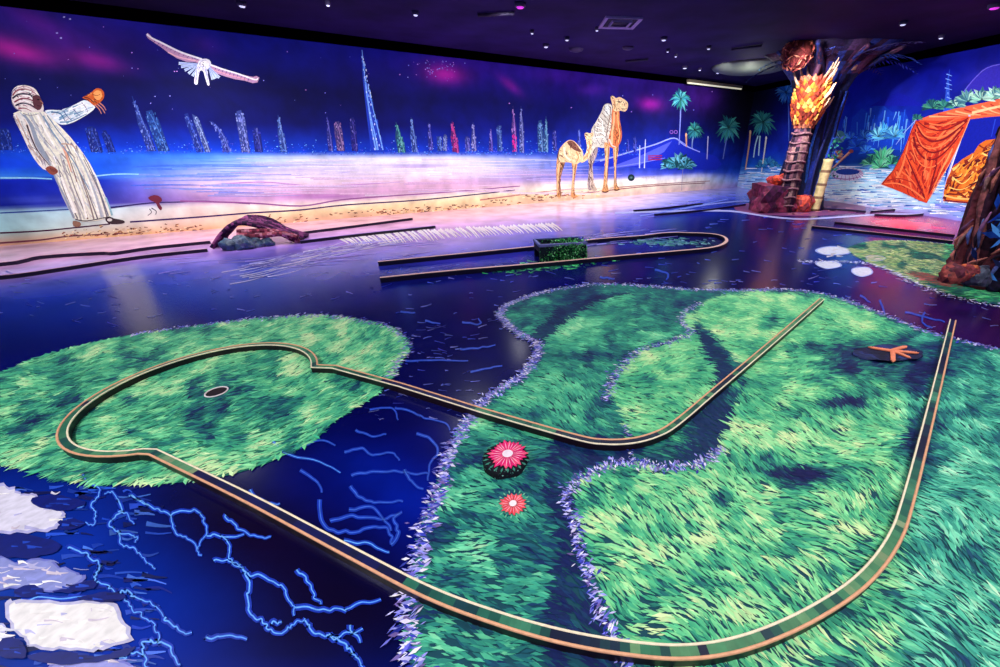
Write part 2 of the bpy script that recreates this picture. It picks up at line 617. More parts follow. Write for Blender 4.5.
# ceiling
xs = np.arange(-12.5, 13.01, 0.4)
ys = np.arange(-1.6, 17.6, 0.4)
GX, GY = np.meshgrid(xs, ys, indexing='ij')
px, py = proj_np(GX, GY, np.full_like(GX, CEIL))
cc = bands(px, py, [0, 250, 450, 650, 800, 1000], [
    ([0] * 6, [(14, 6, 34), (26, 14, 60), (34, 18, 78), (38, 20, 78), (34, 14, 62), (60, 18, 90)]),
    ([40] * 6, [(14, 6, 30), (30, 20, 80), (40, 26, 96), (42, 26, 90), (34, 18, 66), (26, 12, 60)]),
    ([85] * 6, [(14, 6, 30), (20, 14, 50), (26, 14, 50), (40, 20, 70), (30, 18, 60), (18, 10, 46)])])
ce = grid_surface('ceiling', np.stack([GX, GY, np.full_like(GX, CEIL)], -1), cc, M_CEIL)
tag(ce, kind='structure')
# dark trim along the top of both murals
for nm, p0, p1, nn in (('trim_1', A - d1 * 4, C, n1), ('trim_2', C, C + d2 * 12, n2)):
    b = MB()
    q = [p0 + nn * 0.0, p1 + nn * 0.0, p1 + nn * 0.09, p0 + nn * 0.09]
    lo = [Vector((v.x, v.y, CEIL - 0.15)) for v in q]
    hi = [Vector((v.x, v.y, CEIL)) for v in q]
    b.mesh(lo + hi, [(0, 1, 2, 3), (4, 7, 6, 5), (3, 2, 6, 7), (0, 4, 5, 1), (0, 3, 7, 4), (1, 5, 6, 2)], (1, 0, 2))
    tag(b.build(nm, M_BLACK), kind='structure')

# ------------------------------------------------------------------ turf islands: brush-stroke grass
def stroke_field(mb, poly_px, n, seed, colour_fn, flow_fn, len_fn, aspect=5.5, zmin=0.0035, zmax=0.0065, test=None):
    """leaf-shaped brush strokes scattered evenly over a traced patch of the floor"""
    rs = np.random.RandomState(seed)
    rnd = random.Random(seed)
    W_ = np.array([F(x, y)[:2] for x, y in poly_px])
    x0, y0 = W_.min(0)
    x1, y1 = W_.max(0)
    k = 0
    area_pts = 0
    XX = rs.uniform(x0, x1, n * 3)
    YY = rs.uniform(y0, y1, n * 3)
    ok = inpoly(XX, YY, W_)
    XX, YY = XX[ok][:n], YY[ok][:n]
    PXs, PYs = proj_np(XX, YY, np.zeros_like(XX))
    for X, Y, a, b in zip(XX, YY, PXs, PYs):
        c = colour_fn(a, b, rnd)
        if c is None:
            continue
        ang = flow_fn(a, b) + rnd.gauss(0, 0.16)
        q0 = F(a, b)
        q1 = F(a + 3 * math.cos(ang), b + 3 * math.sin(ang))
        dr = (q1 - q0)
        dr.z = 0
        dr.normalize()
        L = len_fn(X, Y) * rnd.uniform(0.55, 1.35)
        wv = Vector((-dr.y, dr.x, 0)) * (L / aspect / 2)
        z = rnd.uniform(zmin, zmax)
        p = Vector((X, Y, z))
        bend = wv * rnd.uniform(-1.2, 1.2)
        mb.face([p - dr * L / 2, p - dr * L * 0.1 + wv + bend * .6, p + dr * L / 2 + bend * .2, p - dr * L * 0.05 - wv + bend * .6], c)


GB = [(120, 235, 150), (80, 215, 130), (160, 240, 150), (60, 190, 115), (185, 245, 185), (35, 150, 100), (205, 240, 150)]
GM = [(50, 180, 110), (36, 150, 105), (90, 210, 130), (20, 110, 95), (120, 225, 150), (25, 130, 100)]
GT = [(20, 105, 95), (14, 85, 90), (30, 130, 105), (45, 150, 115), (10, 60, 85), (16, 75, 90)]
GD = [(6, 22, 80), (8, 34, 88), (6, 14, 72), (12, 50, 90), (5, 12, 66)]
GY_ = [(165, 195, 110), (125, 180, 115), (195, 200, 140), (85, 150, 115), (130, 150, 120), (205, 215, 160)]

ISL_A = [(-260, 440), (-120, 405), (-40, 385), (0, 374), (40, 357), (85, 345), (130, 336), (200, 326), (260, 319), (320, 316), (360, 321),
         (390, 328), (405, 341), (408, 350), (400, 362), (392, 378), (375, 396), (352, 410), (330, 425), (312, 443), (285, 455), (262, 465),
         (220, 477), (160, 484), (100, 484), (60, 480), (30, 470), (0, 463), (-80, 470), (-200, 480)]
ISL_B = [(500, 312), (515, 302), (545, 292), (590, 285), (640, 286), (690, 290), (730, 291), (780, 290), (815, 293), (850, 302), (890, 318),
         (930, 333), (960, 341), (1000, 350), (1100, 372), (1250, 410), (1400, 520), (1350, 760), (900, 900), (560, 900), (420, 800), (412, 700), (410, 660),
         (408, 620), (411, 590), (416, 560), (426, 520), (440, 490), (447, 460), (462, 430), (480, 405), (500, 390), (520, 378), (535, 360),
         (538, 345), (520, 335), (505, 322)]
ISL_C = [(850, 250), (862, 244), (885, 241), (920, 242), (960, 246), (1010, 252), (1080, 262), (1150, 285), (1120, 310), (1050, 312),
         (1000, 305), (960, 297), (925, 286), (895, 272), (868, 262)]
P1 = [(575, 500), (578, 482), (600, 467), (640, 463), (670, 468), (700, 465), (718, 450), (728, 420), (738, 400), (748, 385), (742, 365), (722, 345), (702, 325),
      (696, 315), (700, 304), (720, 296), (760, 292), (815, 295), (860, 308), (900, 325), (950, 345), (1000, 356), (1400, 450), (1350, 760), (900, 900), (700, 900),
      (660, 720), (628, 660), (610, 625), (598, 590), (583, 550), (576, 520)]
P2 = [(686, 312), (682, 320), (690, 333), (672, 342), (640, 352), (620, 370), (609, 395), (618, 412), (627, 428), (630, 445), (660, 440), (690, 418), (722, 392),
      (742, 385), (722, 358), (704, 340), (696, 328), (696, 315)]
P3 = [(545, 340), (560, 322), (585, 306), (620, 294), (680, 292), (694, 298), (682, 310), (675, 322), (683, 332), (660, 341), (625, 352), (608, 372), (600, 392), (596, 405), (618, 435),
      (560, 440), (500, 440), (470, 430), (485, 408), (520, 385), (540, 365)]
DARK = [(555, 425), (600, 436), (640, 448), (690, 440), (725, 405), (735, 400), (722, 445), (700, 462), (660, 464), (600, 463), (578, 480), (574, 510), (582, 560), (600, 610), (625, 667), (660, 760),
        (560, 760), (545, 667), (548, 600), (560, 540), (545, 500), (548, 460)]
CH2 = [(515, 350), (540, 325), (560, 308), (600, 296), (640, 291), (600, 302), (580, 312), (560, 328), (548, 340), (530, 352)]
RDARK = [(870, 345), (930, 352), (935, 380), (925, 430), (915, 480), (905, 450), (900, 400), (870, 375)]


def in1(p, poly):
    x, y = p
    r = False
    j = len(poly) - 1
    for i in range(len(poly)):
        xi, yi = poly[i]
        xj, yj = poly[j]
        if (yi > y) != (yj > y) and x < (xj - xi) * (y - yi) / (yj - yi) + xi:
            r = not r
        j = i
    return r


def nz(x, y, s=0.02, o=0.0):
    return noise.noise(Vector((x * s, y * s * 1.6, o)))


RAMP = np.array([(5, 14, 76), (12, 52, 92), (28, 112, 104), (62, 172, 126), (108, 208, 142), (160, 230, 158), (216, 240, 172)], float)
RAMP_T = np.array([(5, 14, 80), (10, 50, 100), (24, 104, 112), (48, 150, 134), (84, 198, 164), (130, 226, 190), (190, 240, 205)], float)


def ramp(v, r, teal=0.0):
    v = max(0.0, min(5.999, v * 6))
    i = int(v)
    a_ = RAMP[i] + (RAMP[min(i + 1, 6)] - RAMP[i]) * (v - i)
    b_ = RAMP_T[i] + (RAMP_T[min(i + 1, 6)] - RAMP_T[i]) * (v - i)
    return jit(tuple(a_ * (1 - teal) + b_ * teal), 0.06, r)


CHAN = [(694, 328), (706, 332), (722, 350), (734, 368), (729, 390), (727, 412), (722, 432), (712, 450), (700, 462), (665, 467), (636, 462), (632, 448), (655, 443),
        (690, 418), (716, 392), (716, 372), (704, 352)]


def colB(a, b, r):
    ja, jb = a + r.gauss(0, 1.6), b + r.gauss(0, 1.2)
    n1_ = nz(a, b, 0.022, 3)
    n2_ = nz(a, b, 0.055, 9)
    n3_ = nz(a, b, 0.14, 15)
    nn = 0.55 * n1_ + 0.45 * n2_ + 0.3 * n3_ + r.gauss(0, 0.09)
    if in1((ja, jb), CH2):
        return ramp(0.12 + 0.3 * nn, r)
    if in1((ja, jb), CHAN):
        return ramp(0.13 + 0.5 * max(0, nn) + (0.2 if 645 < a < 690 and 420 < b < 455 else 0) * (r.random() < .6), r)
    if in1((ja, jb), P2):
        return ramp(0.66 + 0.6 * nn, r)
    if in1((ja, jb), P1):
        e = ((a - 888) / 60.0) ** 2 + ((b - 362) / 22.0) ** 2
        v = 0.68 + 0.75 * nn
        tl = 0.0
        if a > 890 and b < 700:
            k = min(1, (a - 890) / 30.0)
            v -= 0.13 * k
            tl = 0.8 * k
        if a > 915 and b > 480:
            v += 0.08
        if b < 330:
            v -= 0.05
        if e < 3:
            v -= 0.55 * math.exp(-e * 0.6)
        for (hx, hy, hr, hs_) in ((790, 475, 26, 11), (768, 455, 14, 6), (722, 500, 9, 10), (815, 478, 22, 8), (925, 470, 14, 22), (850, 400, 24, 10), (910, 440, 12, 20), (700, 650, 10, 12), (760, 640, 16, 6)):
            v -= 0.5 * math.exp(-((a - hx) / hr) ** 2 - ((b - hy) / hs_) ** 2)
        return ramp(v, r, tl)
    if in1((ja, jb), P3):
        v = 0.52 + 0.55 * nn
        if a > 635 and b < 332:
            v -= 0.22
        if a > 585 and b > 345:
            v -= 0.12
        return ramp(v, r, 0.35)
    if in1((ja, jb), DARK):
        return ramp(0.10 + 0.45 * max(-.1, nn), r, .3)
    if a < 560:
        v = 0.36 + 0.6 * nn
        if b > 430:
            v += 0.12 * math.exp(-((a - 470) / 45.0) ** 2)
        return ramp(v, r, 0.5)
    return ramp(0.3 + 0.5 * nn, r, 0.5)


def flowB(a, b):
    if a < 560 and b > 430:
        return 0.25 + 0.5 * nz(a, b, 0.02, 1)
    if b < 340:
        return 0.12 + 0.5 * nz(a, b, 0.02, 5)
    k = min(1.0, (b - 340) / 200.0)
    return 0.2 + 0.45 * k + 0.9 * nz(a, b, 0.013, 5)


def lenB(X, Y):
    return 0.045 + 0.014 * max(Y, 0) ** 1.1


def colA(a, b, r):
    nn = 0.5 * nz(a, b, 0.022, 13) + 0.5 * nz(a, b, 0.06, 19) + 0.35 * nz(a, b, 0.15, 23) + r.gauss(0, 0.10)
    d_ = ((a - 170) / 240.0) ** 2 + ((b - 400) / 85.0) ** 2
    v = 0.54 + 0.8 * nn + 0.13 * min(1, d_)
    if a > 300 or b > 440:
        v += 0.06
    if 190 < a < 320 and 375 < b < 430:
        v -= 0.12
    if a < 80:
        v -= 0.06
    return ramp(v, r, 0.15)


def flowA(a, b):
    return -0.28 - 0.25 * max(0, min(1, (a - 200) / 200.0)) + 0.4 * nz(a, b, 0.015, 25)


def colC(a, b, r):
    pal = GY_ if a < 945 else GM
    if nz(a, b, 0.06, 40) < -0.15:
        pal = GT
    if ((a - 935) / 28.0) ** 2 + ((b - 280 + (935 - a) * .25) / 4.5) ** 2 < 1:
        pal = [(150, 70, 70), (110, 60, 60), (170, 90, 80)]
    return jit(r.choice(pal), 0.12, r)


def island(poly, n, seed, cf, ff, lf, base, label, asp=5.0):
    mb = MB()
    sm = smooth_line(poly, 4, True)
    mb.face([F(x, y, 0.0025) for x, y in sm], base)
    stroke_field(mb, poly, n, seed, cf, ff, lf, asp)
    # ragged tufts along the rim
    r = random.Random(seed + 5)
    for i in range(len(sm)):
        a, b = F(*sm[i]), F(*sm[(i + 1) % len(sm)])
        seg = (b - a)
        nn = max(1, int(seg.length / 0.022))
        for k in range(nn):
            p = a + seg * ((k + r.random()) / nn)
            q = proj(p.x, p.y, 0)
            if not (-300 < q[0] < 1300):
                continue
            dr = Vector((seg.y, -seg.x, 0)).normalized()
            dr = (dr + seg.normalized() * r.uniform(-0.8, 0.8)).normalized()
            L = lf(p.x, p.y) * r.uniform(0.6, 1.2)
            wv = Vector((-dr.y, dr.x, 0)) * L * 0.12
            z = r.uniform(0.004, 0.007)
            p.z = z
            mb.face([p - dr * L * 0.4, p + wv, p + dr * L * 0.6, p - wv], jit(cf(q[0], q[1], r) or base, 0.1, r))
    o = mb.build('turf_island', M_TURF, loc=F(sum(p[0] for p in poly) / len(poly), sum(p[1] for p in poly) / len(poly)))
    tag(o, label, 'turf')
    return o


island(ISL_A, 20000, 1, colA, flowA, lenB, (24, 110, 90), 'oval bright green grass island at left, painted around the small golf hole')
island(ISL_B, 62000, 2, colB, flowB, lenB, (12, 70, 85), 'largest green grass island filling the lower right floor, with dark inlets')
island(ISL_C, 5000, 3, colC, lambda a, b: 0.1, lenB, (50, 110, 90), 'small yellowish green grass patch at the foot of the right-hand tree')

# rocky shore line: pale lilac strokes along the island rims
LIL = [(150, 150, 235), (200, 195, 250), (110, 110, 215), (230, 225, 250), (60, 70, 190), (30, 40, 150), (120, 100, 170)]


def shore(mb, pts, wd, dens, seed, pal=LIL, z=0.0075):
    r = random.Random(seed)
    sm = smooth_line(pts, 6)
    for i in range(len(sm) - 1):
        a, b = F(*sm[i]), F(*sm[i + 1])
        seg = b - a
        t = seg.normalized()
        nrm = Vector((t.y, -t.x, 0))
        nn = max(1, int(seg.length * dens))
        for k in range(nn):
            p = a + seg * r.random() + nrm * r.gauss(0, wd * 0.4)
            dr = (nrm * r.choice((-1, 1)) + t * r.uniform(-0.9, 0.9)).normalized()
            L = wd * r.uniform(0.3, 0.85)
            wv = Vector((-dr.y, dr.x, 0)) * L * r.uniform(0.08, 0.2)
            p.z = z + r.uniform(0, 0.002)
            mb.face([p - dr * L / 2, p + wv, p + dr * L / 2, p - wv], jit(r.choice(pal), 0.12, r))


RIMB = [(412, 700), (408, 620), (411, 590), (416, 560), (426, 520), (440, 490), (447, 460), (462, 430), (480, 405), (500, 390), (520, 378), (535, 360),
        (538, 345), (520, 335), (505, 322), (500, 312), (515, 302), (545, 292), (590, 285), (640, 286), (690, 290), (730, 291), (780, 290), (815, 293),
        (850, 302), (890, 318), (930, 333), (960, 341), (1000, 350), (1100, 372)]
mb = MB()
shore(mb, RIMB[:18], 0.055, 650, 11)
shore(mb, RIMB[17:], 0.07, 260, 12)
o = mb.build('painted_shore', M_FPAINT, loc=F(500, 312))
tag(o, 'painted lilac stone shore edging the largest grass island', 'shore line')
mb = MB()
RIMA = [(130, 336), (200, 326), (260, 319), (320, 316), (360, 321), (390, 328), (405, 341), (408, 350), (400, 362), (392, 378)]
shore(mb, RIMA, 0.06, 170, 13)
tag(mb.build('painted_shore', M_FPAINT, loc=F(400, 340)), 'painted white and lilac fringe along the far rim of the oval grass island', 'shore line')
mb = MB()
shore(mb, [(700, 303), (686, 312), (681, 322), (691, 333), (672, 342), (640, 351), (620, 369), (608, 393), (606, 402)], 0.05, 260, 14)
shore(mb, [(625, 425), (629, 445), (632, 462)], 0.03, 260, 15)
tag(mb.build('painted_shore', M_FPAINT, loc=F(640, 351)), 'painted lilac stone edge winding through the middle of the largest island', 'shore line')
mb = MB()
shore(mb, [(722, 448), (703, 463), (670, 469), (640, 464), (610, 466), (582, 478), (568, 492), (570, 512), (578, 535), (580, 552), (590, 580), (600, 612), (622, 650), (645, 700)], 0.042, 520, 16)
P_ = Paint(FL, base=0.0088, step=0.0002)
tag(mb.build('painted_shore', M_FPAINT, loc=F(580, 550)), 'painted lilac cliff edge around the dark green inlet in the lower middle', 'shore line')
mb = MB()
shore(mb, [(800, 262), (840, 262), (868, 264), (895, 274), (925, 288), (960, 299), (1000, 307), (1050, 314)], 0.10, 120, 17, [(210, 210, 250), (240, 235, 250), (150, 150, 235)])
tag(mb.build('painted_shore', M_FPAINT, loc=F(925, 288)), 'painted white and lilac shore below the grass patch by the right-hand tree', 'shore line')

# water of the floor mural: caustic lines, dashes, foam
wp = Paint(FL, base=0.003, step=0.00002)
LB = (80, 160, 245)
MBl = (40, 95, 220)
caust = [
    [(95, 500), (92, 507), (96, 514), (93, 524), (86, 523)], [(118, 500), (121, 511), (112, 519), (111, 527), (118, 532), (122, 545), (133, 548), (142, 556), (147, 562), (155, 568)],
    [(119, 511), (127, 514), (134, 524)], [(118, 532), (128, 534), (137, 538), (136, 543)], [(68, 548), (80, 551), (90, 558), (101, 565), (98, 572), (94, 576), (97, 582), (108, 586), (116, 593), (124, 598), (130, 608), (140, 614), (152, 622), (158, 634), (158, 642)],
    [(116, 593), (128, 591), (134, 598), (146, 601), (155, 606), (164, 616)], [(158, 642), (148, 641), (141, 650), (146, 662), (147, 672)],
    [(130, 495), (145, 503), (158, 510), (170, 515), (174, 528), (180, 536), (190, 540), (198, 550), (201, 556)], [(172, 515), (185, 511), (198, 511), (203, 519), (207, 532), (202, 541), (197, 548)],
    [(207, 535), (220, 536), (230, 545), (230, 558), (238, 566), (245, 570)], [(215, 560), (230, 561), (240, 565)], [(225, 516), (233, 523), (243, 532), (258, 536), (272, 538)], [(225, 537), (243, 534)],
    [(241, 567), (248, 580), (247, 600), (252, 614), (263, 622), (272, 631), (283, 632), (292, 624), (305, 620)], [(247, 574), (270, 579), (285, 590), (292, 605), (295, 615)], [(305, 620), (312, 632), (330, 636), (348, 634), (362, 630)],
    [(296, 570), (308, 582), (313, 595), (322, 605)], [(297, 607), (318, 609), (340, 610), (355, 605), (380, 600)], [(330, 636), (345, 645), (352, 655), (360, 662), (372, 680)],
    [(205, 639), (222, 637), (245, 638)], [(95, 500), (100, 490), (88, 482), (82, 474)], [(118, 500), (112, 492), (105, 494)], [(130, 495), (140, 500), (150, 505)],
    [(352, 475), (372, 472), (395, 471), (415, 474), (428, 473)], [(350, 486), (362, 498), (380, 503), (402, 501)], [(350, 510), (372, 508), (392, 531)], [(272, 440), (290, 455), (320, 462), (340, 472)],
    [(395, 408), (410, 411), (425, 418), (445, 423), (450, 430)], [(370, 410), (392, 408), (398, 420)], [(405, 361), (440, 360), (468, 361)], [(470, 372), (490, 368), (502, 366)], [(416, 433), (432, 440), (438, 452), (430, 463), (428, 480)],
    [(320, 500), (324, 525), (345, 532), (370, 528), (388, 530), (392, 545)], [(345, 540), (370, 545), (390, 552)],
    [(460, 349), (478, 348), (495, 345)], [(462, 322), (480, 324), (478, 318)], [(400, 312), (415, 313)], [(425, 321), (440, 324)], [(880, 300), (885, 315), (890, 322)], [(905, 312), (930, 318), (945, 322)], [(860, 295), (870, 302)],
    [(925, 312), (922, 322), (932, 328)], [(600, 277), (615, 279)], [(655, 270), (668, 274), (666, 280)], [(350, 625), (362, 645)], [(270, 622), (283, 622)]]
caust += [[(345, 452), (362, 448), (372, 455), (390, 452), (400, 460)], [(356, 430), (372, 436), (386, 434)], [(300, 448), (318, 440), (335, 445)], [(330, 520), (352, 516), (380, 519), (398, 514)],
          [(405, 470), (412, 482), (424, 490)], [(392, 545), (398, 532), (394, 520), (402, 512)], [(300, 470), (316, 480), (322, 492)], [(250, 490), (262, 500), (280, 504)], [(60, 500), (72, 508), (84, 505)],
          [(20, 600), (60, 597), (95, 599)], [(120, 660), (132, 652), (145, 655)], [(158, 642), (172, 650), (180, 665)], [(164, 616), (176, 628), (190, 634)]]
rj = random.Random(44)


def ragged(l, am):
    o_ = smooth_line(l, 4)
    return [(x + rj.uniform(-am, am), y + rj.uniform(-am, am)) for x, y in o_]


for k, l in enumerate(caust):
    y_ = l[len(l) // 2][1]
    w_ = 0.55 + max(0, (y_ - 400)) / 200.0
    g = ragged(l, 0.5 + max(0, y_ - 420) / 130.0)
    wp.off = 0.003
    wp.line(g, (14, 50, 175), w_ * 4.2, w_ * 2.5, 3)
    wp.off = 0.0036
    dim_ = (l[0][0] > 290 and y_ < 545)
    wp.line(g, (22, 60, 190) if dim_ else (40, 105, 225), w_ * 1.6, w_ * 1.0, 3)
    wp.off = 0.0042
    wp.line(g, (80, 125, 220) if dim_ else (120, 185, 250), w_ * 0.75, w_ * 0.35, 3)
r = random.Random(4)
for k in range(330):
    x, y = r.uniform(-60, 1060), 270 + 60 * r.random() ** 1.3
    if r.random() < 0.35:
        x, y = r.uniform(330, 480), r.uniform(320, 420)
    if inpoly([x], [y], ISL_A)[0] or inpoly([x], [y], ISL_B)[0] or inpoly([x], [y], ISL_C)[0]:
        continue
    L = r.uniform(3, 11)
    c = jit(r.choice([(40, 56, 160), (90, 104, 195), (28, 36, 140), (110, 110, 180)]), 0.2, r)
    wp.off = 0.003
    a_ = r.uniform(-0.35, 0.35)
    wp.line([(x, y), (x + L / 2, y + L * a_ / 2 + r.uniform(-.6, .6)), (x + L, y + L * a_)], c, r.uniform(0.5, 1.2), 0.3, 2)
# crackle further off, blue reflets
for k in range(160):
    x, y = r.uniform(380, 860), r.uniform(213, 285)
    if y < 250 - (x - 450) * 0.12:
        continue
    L = r.uniform(3, 9)
    wp.off = 0.003
    wp.line([(x, y), (x + L, y + r.uniform(-1.5, 1.5))], jit(r.choice([(40, 60, 190), (70, 90, 210), (30, 40, 150)]), 0.2, r), 0.8, 0.3, 0)
# bluish dabs near the pale stones at bottom left
for k in range(150):
    x, y = r.uniform(-40, 150), r.uniform(485, 690)
    wp.off = 0.0028
    L = r.uniform(8, 34)
    wp.line([(x, y), (x + L / 2, y + r.uniform(-3, 3)), (x + L, y + r.uniform(-4, 4))], jit(r.choice([(30, 70, 180), (8, 24, 110), (60, 100, 200), (10, 50, 160), (6, 14, 80)]), 0.2, r), r.uniform(2, 6), 1, 3)
o = wp.build('painted_water_lines', M_FPAINT, loc=F(250, 560))
tag(o, 'light blue ripple and crack lines painted across the dark blue floor', 'water lines', kind='stuff')

# pale foam streaks painted towards the far shore
fp = Paint(FL, base=0.003, step=0.00001)
for k in range(46):
    t = k / 45.0
    x, y = 236 + 150 * t, 277 - 38 * t ** .8
    x += r.uniform(-14, 14)
    y += r.uniform(-7, 8) * (1 - .4 * t)
    fp.line([(x - 8, y + 2.5), (x + 14, y - 1.5), (x + 34, y - 8)], jit(r.choice([(215, 205, 245), (170, 165, 235), (235, 220, 245)]), 0.08, r), 0.9, 0.2, 3)
for k in range(62):
    t = k / 61.0
    x, y = 346 + 212 * t, 242 - 15 * t ** .8
    x += r.uniform(-1.4, 1.4)
    hgt_ = 5.5 * (1 - .55 * abs(t - .35)) * r.uniform(.7, 1.15)
    fp.line([(x - 6, y - hgt_), (x, y - .5), (x + 5, y + hgt_)], jit((252, 234, 238), 0.05, r), 2.3, 0.6, 2)
for k in range(26):
    x = 590 + r.uniform(-60, 70)
    y = 243 - (x - 560) * 0.10 + r.uniform(-6, 6)
    fp.line([(x, y), (x + r.uniform(15, 45), y - r.uniform(2, 4))], jit((150, 140, 230), 0.15, r), 0.9, 0.2, 0)
for k in range(34):
    x = r.uniform(150, 420)
    y = 268 - (x - 150) * 0.08 + r.uniform(-8, 10)
    fp.line([(x, y), (x + r.uniform(20, 60), y - r.uniform(2, 5))], jit((140, 120, 215), 0.2, r), 1.0, 0.2, 0)
tag(fp.build('painted_foam', M_FPAINT, loc=F(400, 232)), 'row of slanting white foam strokes painted on the floor before the beach', 'foam', kind='stuff')

# pale stones painted bottom left and by the grass patch
def stone(pts, c, label, shade=(170, 170, 215), group=None):
    p = Paint(FL, base=0.0045, step=0.0004)
    p.poly(pts, shade, 4)
    cx_ = sum(a for a, b in pts) / len(pts)
    cy_ = sum(b for a, b in pts) / len(pts)
    p.poly([(cx_ + (a - cx_) * 0.88, cy_ + (b - cy_) * 0.84) for a, b in pts], c, 4)
    if abs(pts[0][0] - cx_) > 12:
        for k in range(6):
            x, y = cx_ + r.uniform(-.6, .6) * abs(pts[0][0] - cx_), cy_ + r.uniform(-.3, .3) * 20
            p.line([(x, y), (x + r.uniform(3, 10), y + r.uniform(-2, 2))], jit((205, 195, 205), 0.08, r), 1.6, 0.3, 0)
    tag(p.build('painted_stone', M_FPAINT, loc=F(cx_, cy_)), label, 'stone', group)


def big_stone(pts, c, label, seed):
    rr_ = random.Random(seed)
    p = Paint(FL, base=0.0045, step=0.0002)
    o_ = [(x + rr_.uniform(-2.2, 2.2), y + rr_.uniform(-1.6, 1.6)) for x, y in smooth_line(pts, 4, True)]
    cx_ = sum(a for a, b in pts) / len(pts)
    cy_ = sum(b for a, b in pts) / len(pts)
    p.poly(o_, tuple(v * .8 for v in c[:2]) + (c[2] * .95,))
    p.poly([(cx_ + (a - cx_) * .93, cy_ + (b - cy_) * .88) for a, b in o_], c)
    w_ = max(a for a, b in pts) - min(a for a, b in pts)
    h_ = max(b for a, b in pts) - min(b for a, b in pts)
    for k in range(26):
        x, y = cx_ + rr_.uniform(-.42, .38) * w_, cy_ + rr_.uniform(-.36, .36) * h_
        L = rr_.uniform(5, 22)
        p.line([(x, y), (x + L / 2, y + rr_.uniform(-2, 2)), (x + L, y + rr_.uniform(-3, 3))], jit(rr_.choice([c, (215, 200, 215), (190, 185, 225), (250, 244, 240)]), .04, rr_), rr_.uniform(1, 5), .5, 3)
    tag(p.build('painted_stone', M_FPAINT, loc=F(cx_, cy_)), label, 'stone')


big_stone([(-60, 492), (-10, 484), (10, 486), (22, 494), (36, 494), (40, 502), (60, 506), (64, 520), (52, 530), (30, 533), (0, 533), (-60, 536)], (222, 216, 232), 'large pale painted stone at the left edge just below the oval grass island', 1)
big_stone([(-30, 566), (-5, 556), (20, 562), (45, 558), (60, 566), (78, 572), (84, 580), (60, 590), (30, 592), (10, 588), (-20, 594)], (140, 146, 208), 'bluish lilac painted stone between the two large white stones at bottom left', 2)
big_stone([(6, 603), (20, 600), (60, 601), (110, 602), (122, 616), (132, 640), (110, 646), (92, 651), (60, 650), (28, 646), (22, 636), (12, 630)], (240, 234, 230), 'large white painted stone block in the bottom left corner', 3)
big_stone([(-40, 622), (2, 624), (5, 640), (-4, 655), (-40, 650)], (225, 222, 235), 'white painted stone cut off by the left edge beside the white block', 4)
big_stone([(50, 663), (80, 658), (130, 663), (150, 690), (40, 700)], (150, 150, 215), 'lilac painted stone at the bottom edge below the white block', 5)
p = Paint(FL, base=0.0062, step=0.0001)
rr = random.Random(6)
for pts in [[(30, 500), (50, 494), (72, 498), (86, 503), (70, 510), (44, 508)], [(58, 522), (72, 519), (86, 523), (70, 530)], [(0, 536), (20, 534), (52, 540), (60, 548), (40, 556), (14, 558), (-6, 550)], [(14, 590), (30, 584), (44, 590), (34, 597), (18, 596)],
            [(52, 592), (66, 588), (90, 580), (96, 586), (76, 592)], [(76, 598), (92, 594), (118, 592), (124, 599), (100, 602)], [(0, 640), (16, 638), (26, 648), (22, 658), (0, 656)], [(28, 655), (60, 652), (96, 656), (120, 650), (136, 646), (120, 658), (70, 664), (40, 662)]]:
    p.poly([(x + rr.uniform(-1, 1), y + rr.uniform(-1, 1)) for x, y in smooth_line(pts, 4, True)], (8, 24, 112))
    cx_ = sum(a for a, b in pts) / len(pts)
    cy_ = sum(b for a, b in pts) / len(pts)
    for k in range(5):
        x, y = cx_ + rr.uniform(-16, 8), cy_ + rr.uniform(-4, 4)
        p.line([(x, y), (x + rr.uniform(6, 16), y + rr.uniform(-2, 2))], rr.choice([(30, 70, 190), (5, 14, 84), (16, 48, 150)]), rr.uniform(1, 3), .6, 0)
tag(p.build('painted_gaps', M_FPAINT, loc=F(60, 560)), 'dark blue gaps painted between the pale stones at bottom left', 'gaps', kind='stuff')
for pts, lb in [([(815, 250), (830, 246), (850, 249), (848, 254), (825, 255)], 'oval white painted stone farthest left in water before the grass patch'),
                ([(816, 262), (835, 261), (842, 266), (828, 269), (818, 266)], 'white painted stone just below the upper white stones by the grass patch'),
                ([(853, 268), (868, 267), (873, 273), (862, 277), (852, 273)], 'white painted stone at the tip of the yellowish grass patch'),
                ([(866, 256), (878, 255), (886, 258), (880, 261), (868, 260)], 'cream oval painted stone on the yellowish grass patch')]:
    stone(pts, (225, 225, 245) if 'cream' not in lb else (225, 205, 195), lb, (160, 170, 235))

# ------------------------------------------------------------------ lane kerbs of the golf course
def kerb_frames(P):
    fr = []
    for k in range(len(P)):
        a = P[k] - P[max(k - 1, 0)]
        b = P[min(k + 1, len(P) - 1)] - P[k]
        a = a.normalized() if a.length > 1e-6 else b.normalized()
        b = b.normalized() if b.length > 1e-6 else a
        n0, n1_ = Vector((-a.y, a.x, 0)), Vector((-b.y, b.x, 0))
        m = (n0 + n1_).normalized()
        fr.append(m / max(0.5, m.dot(n0)))
    return fr


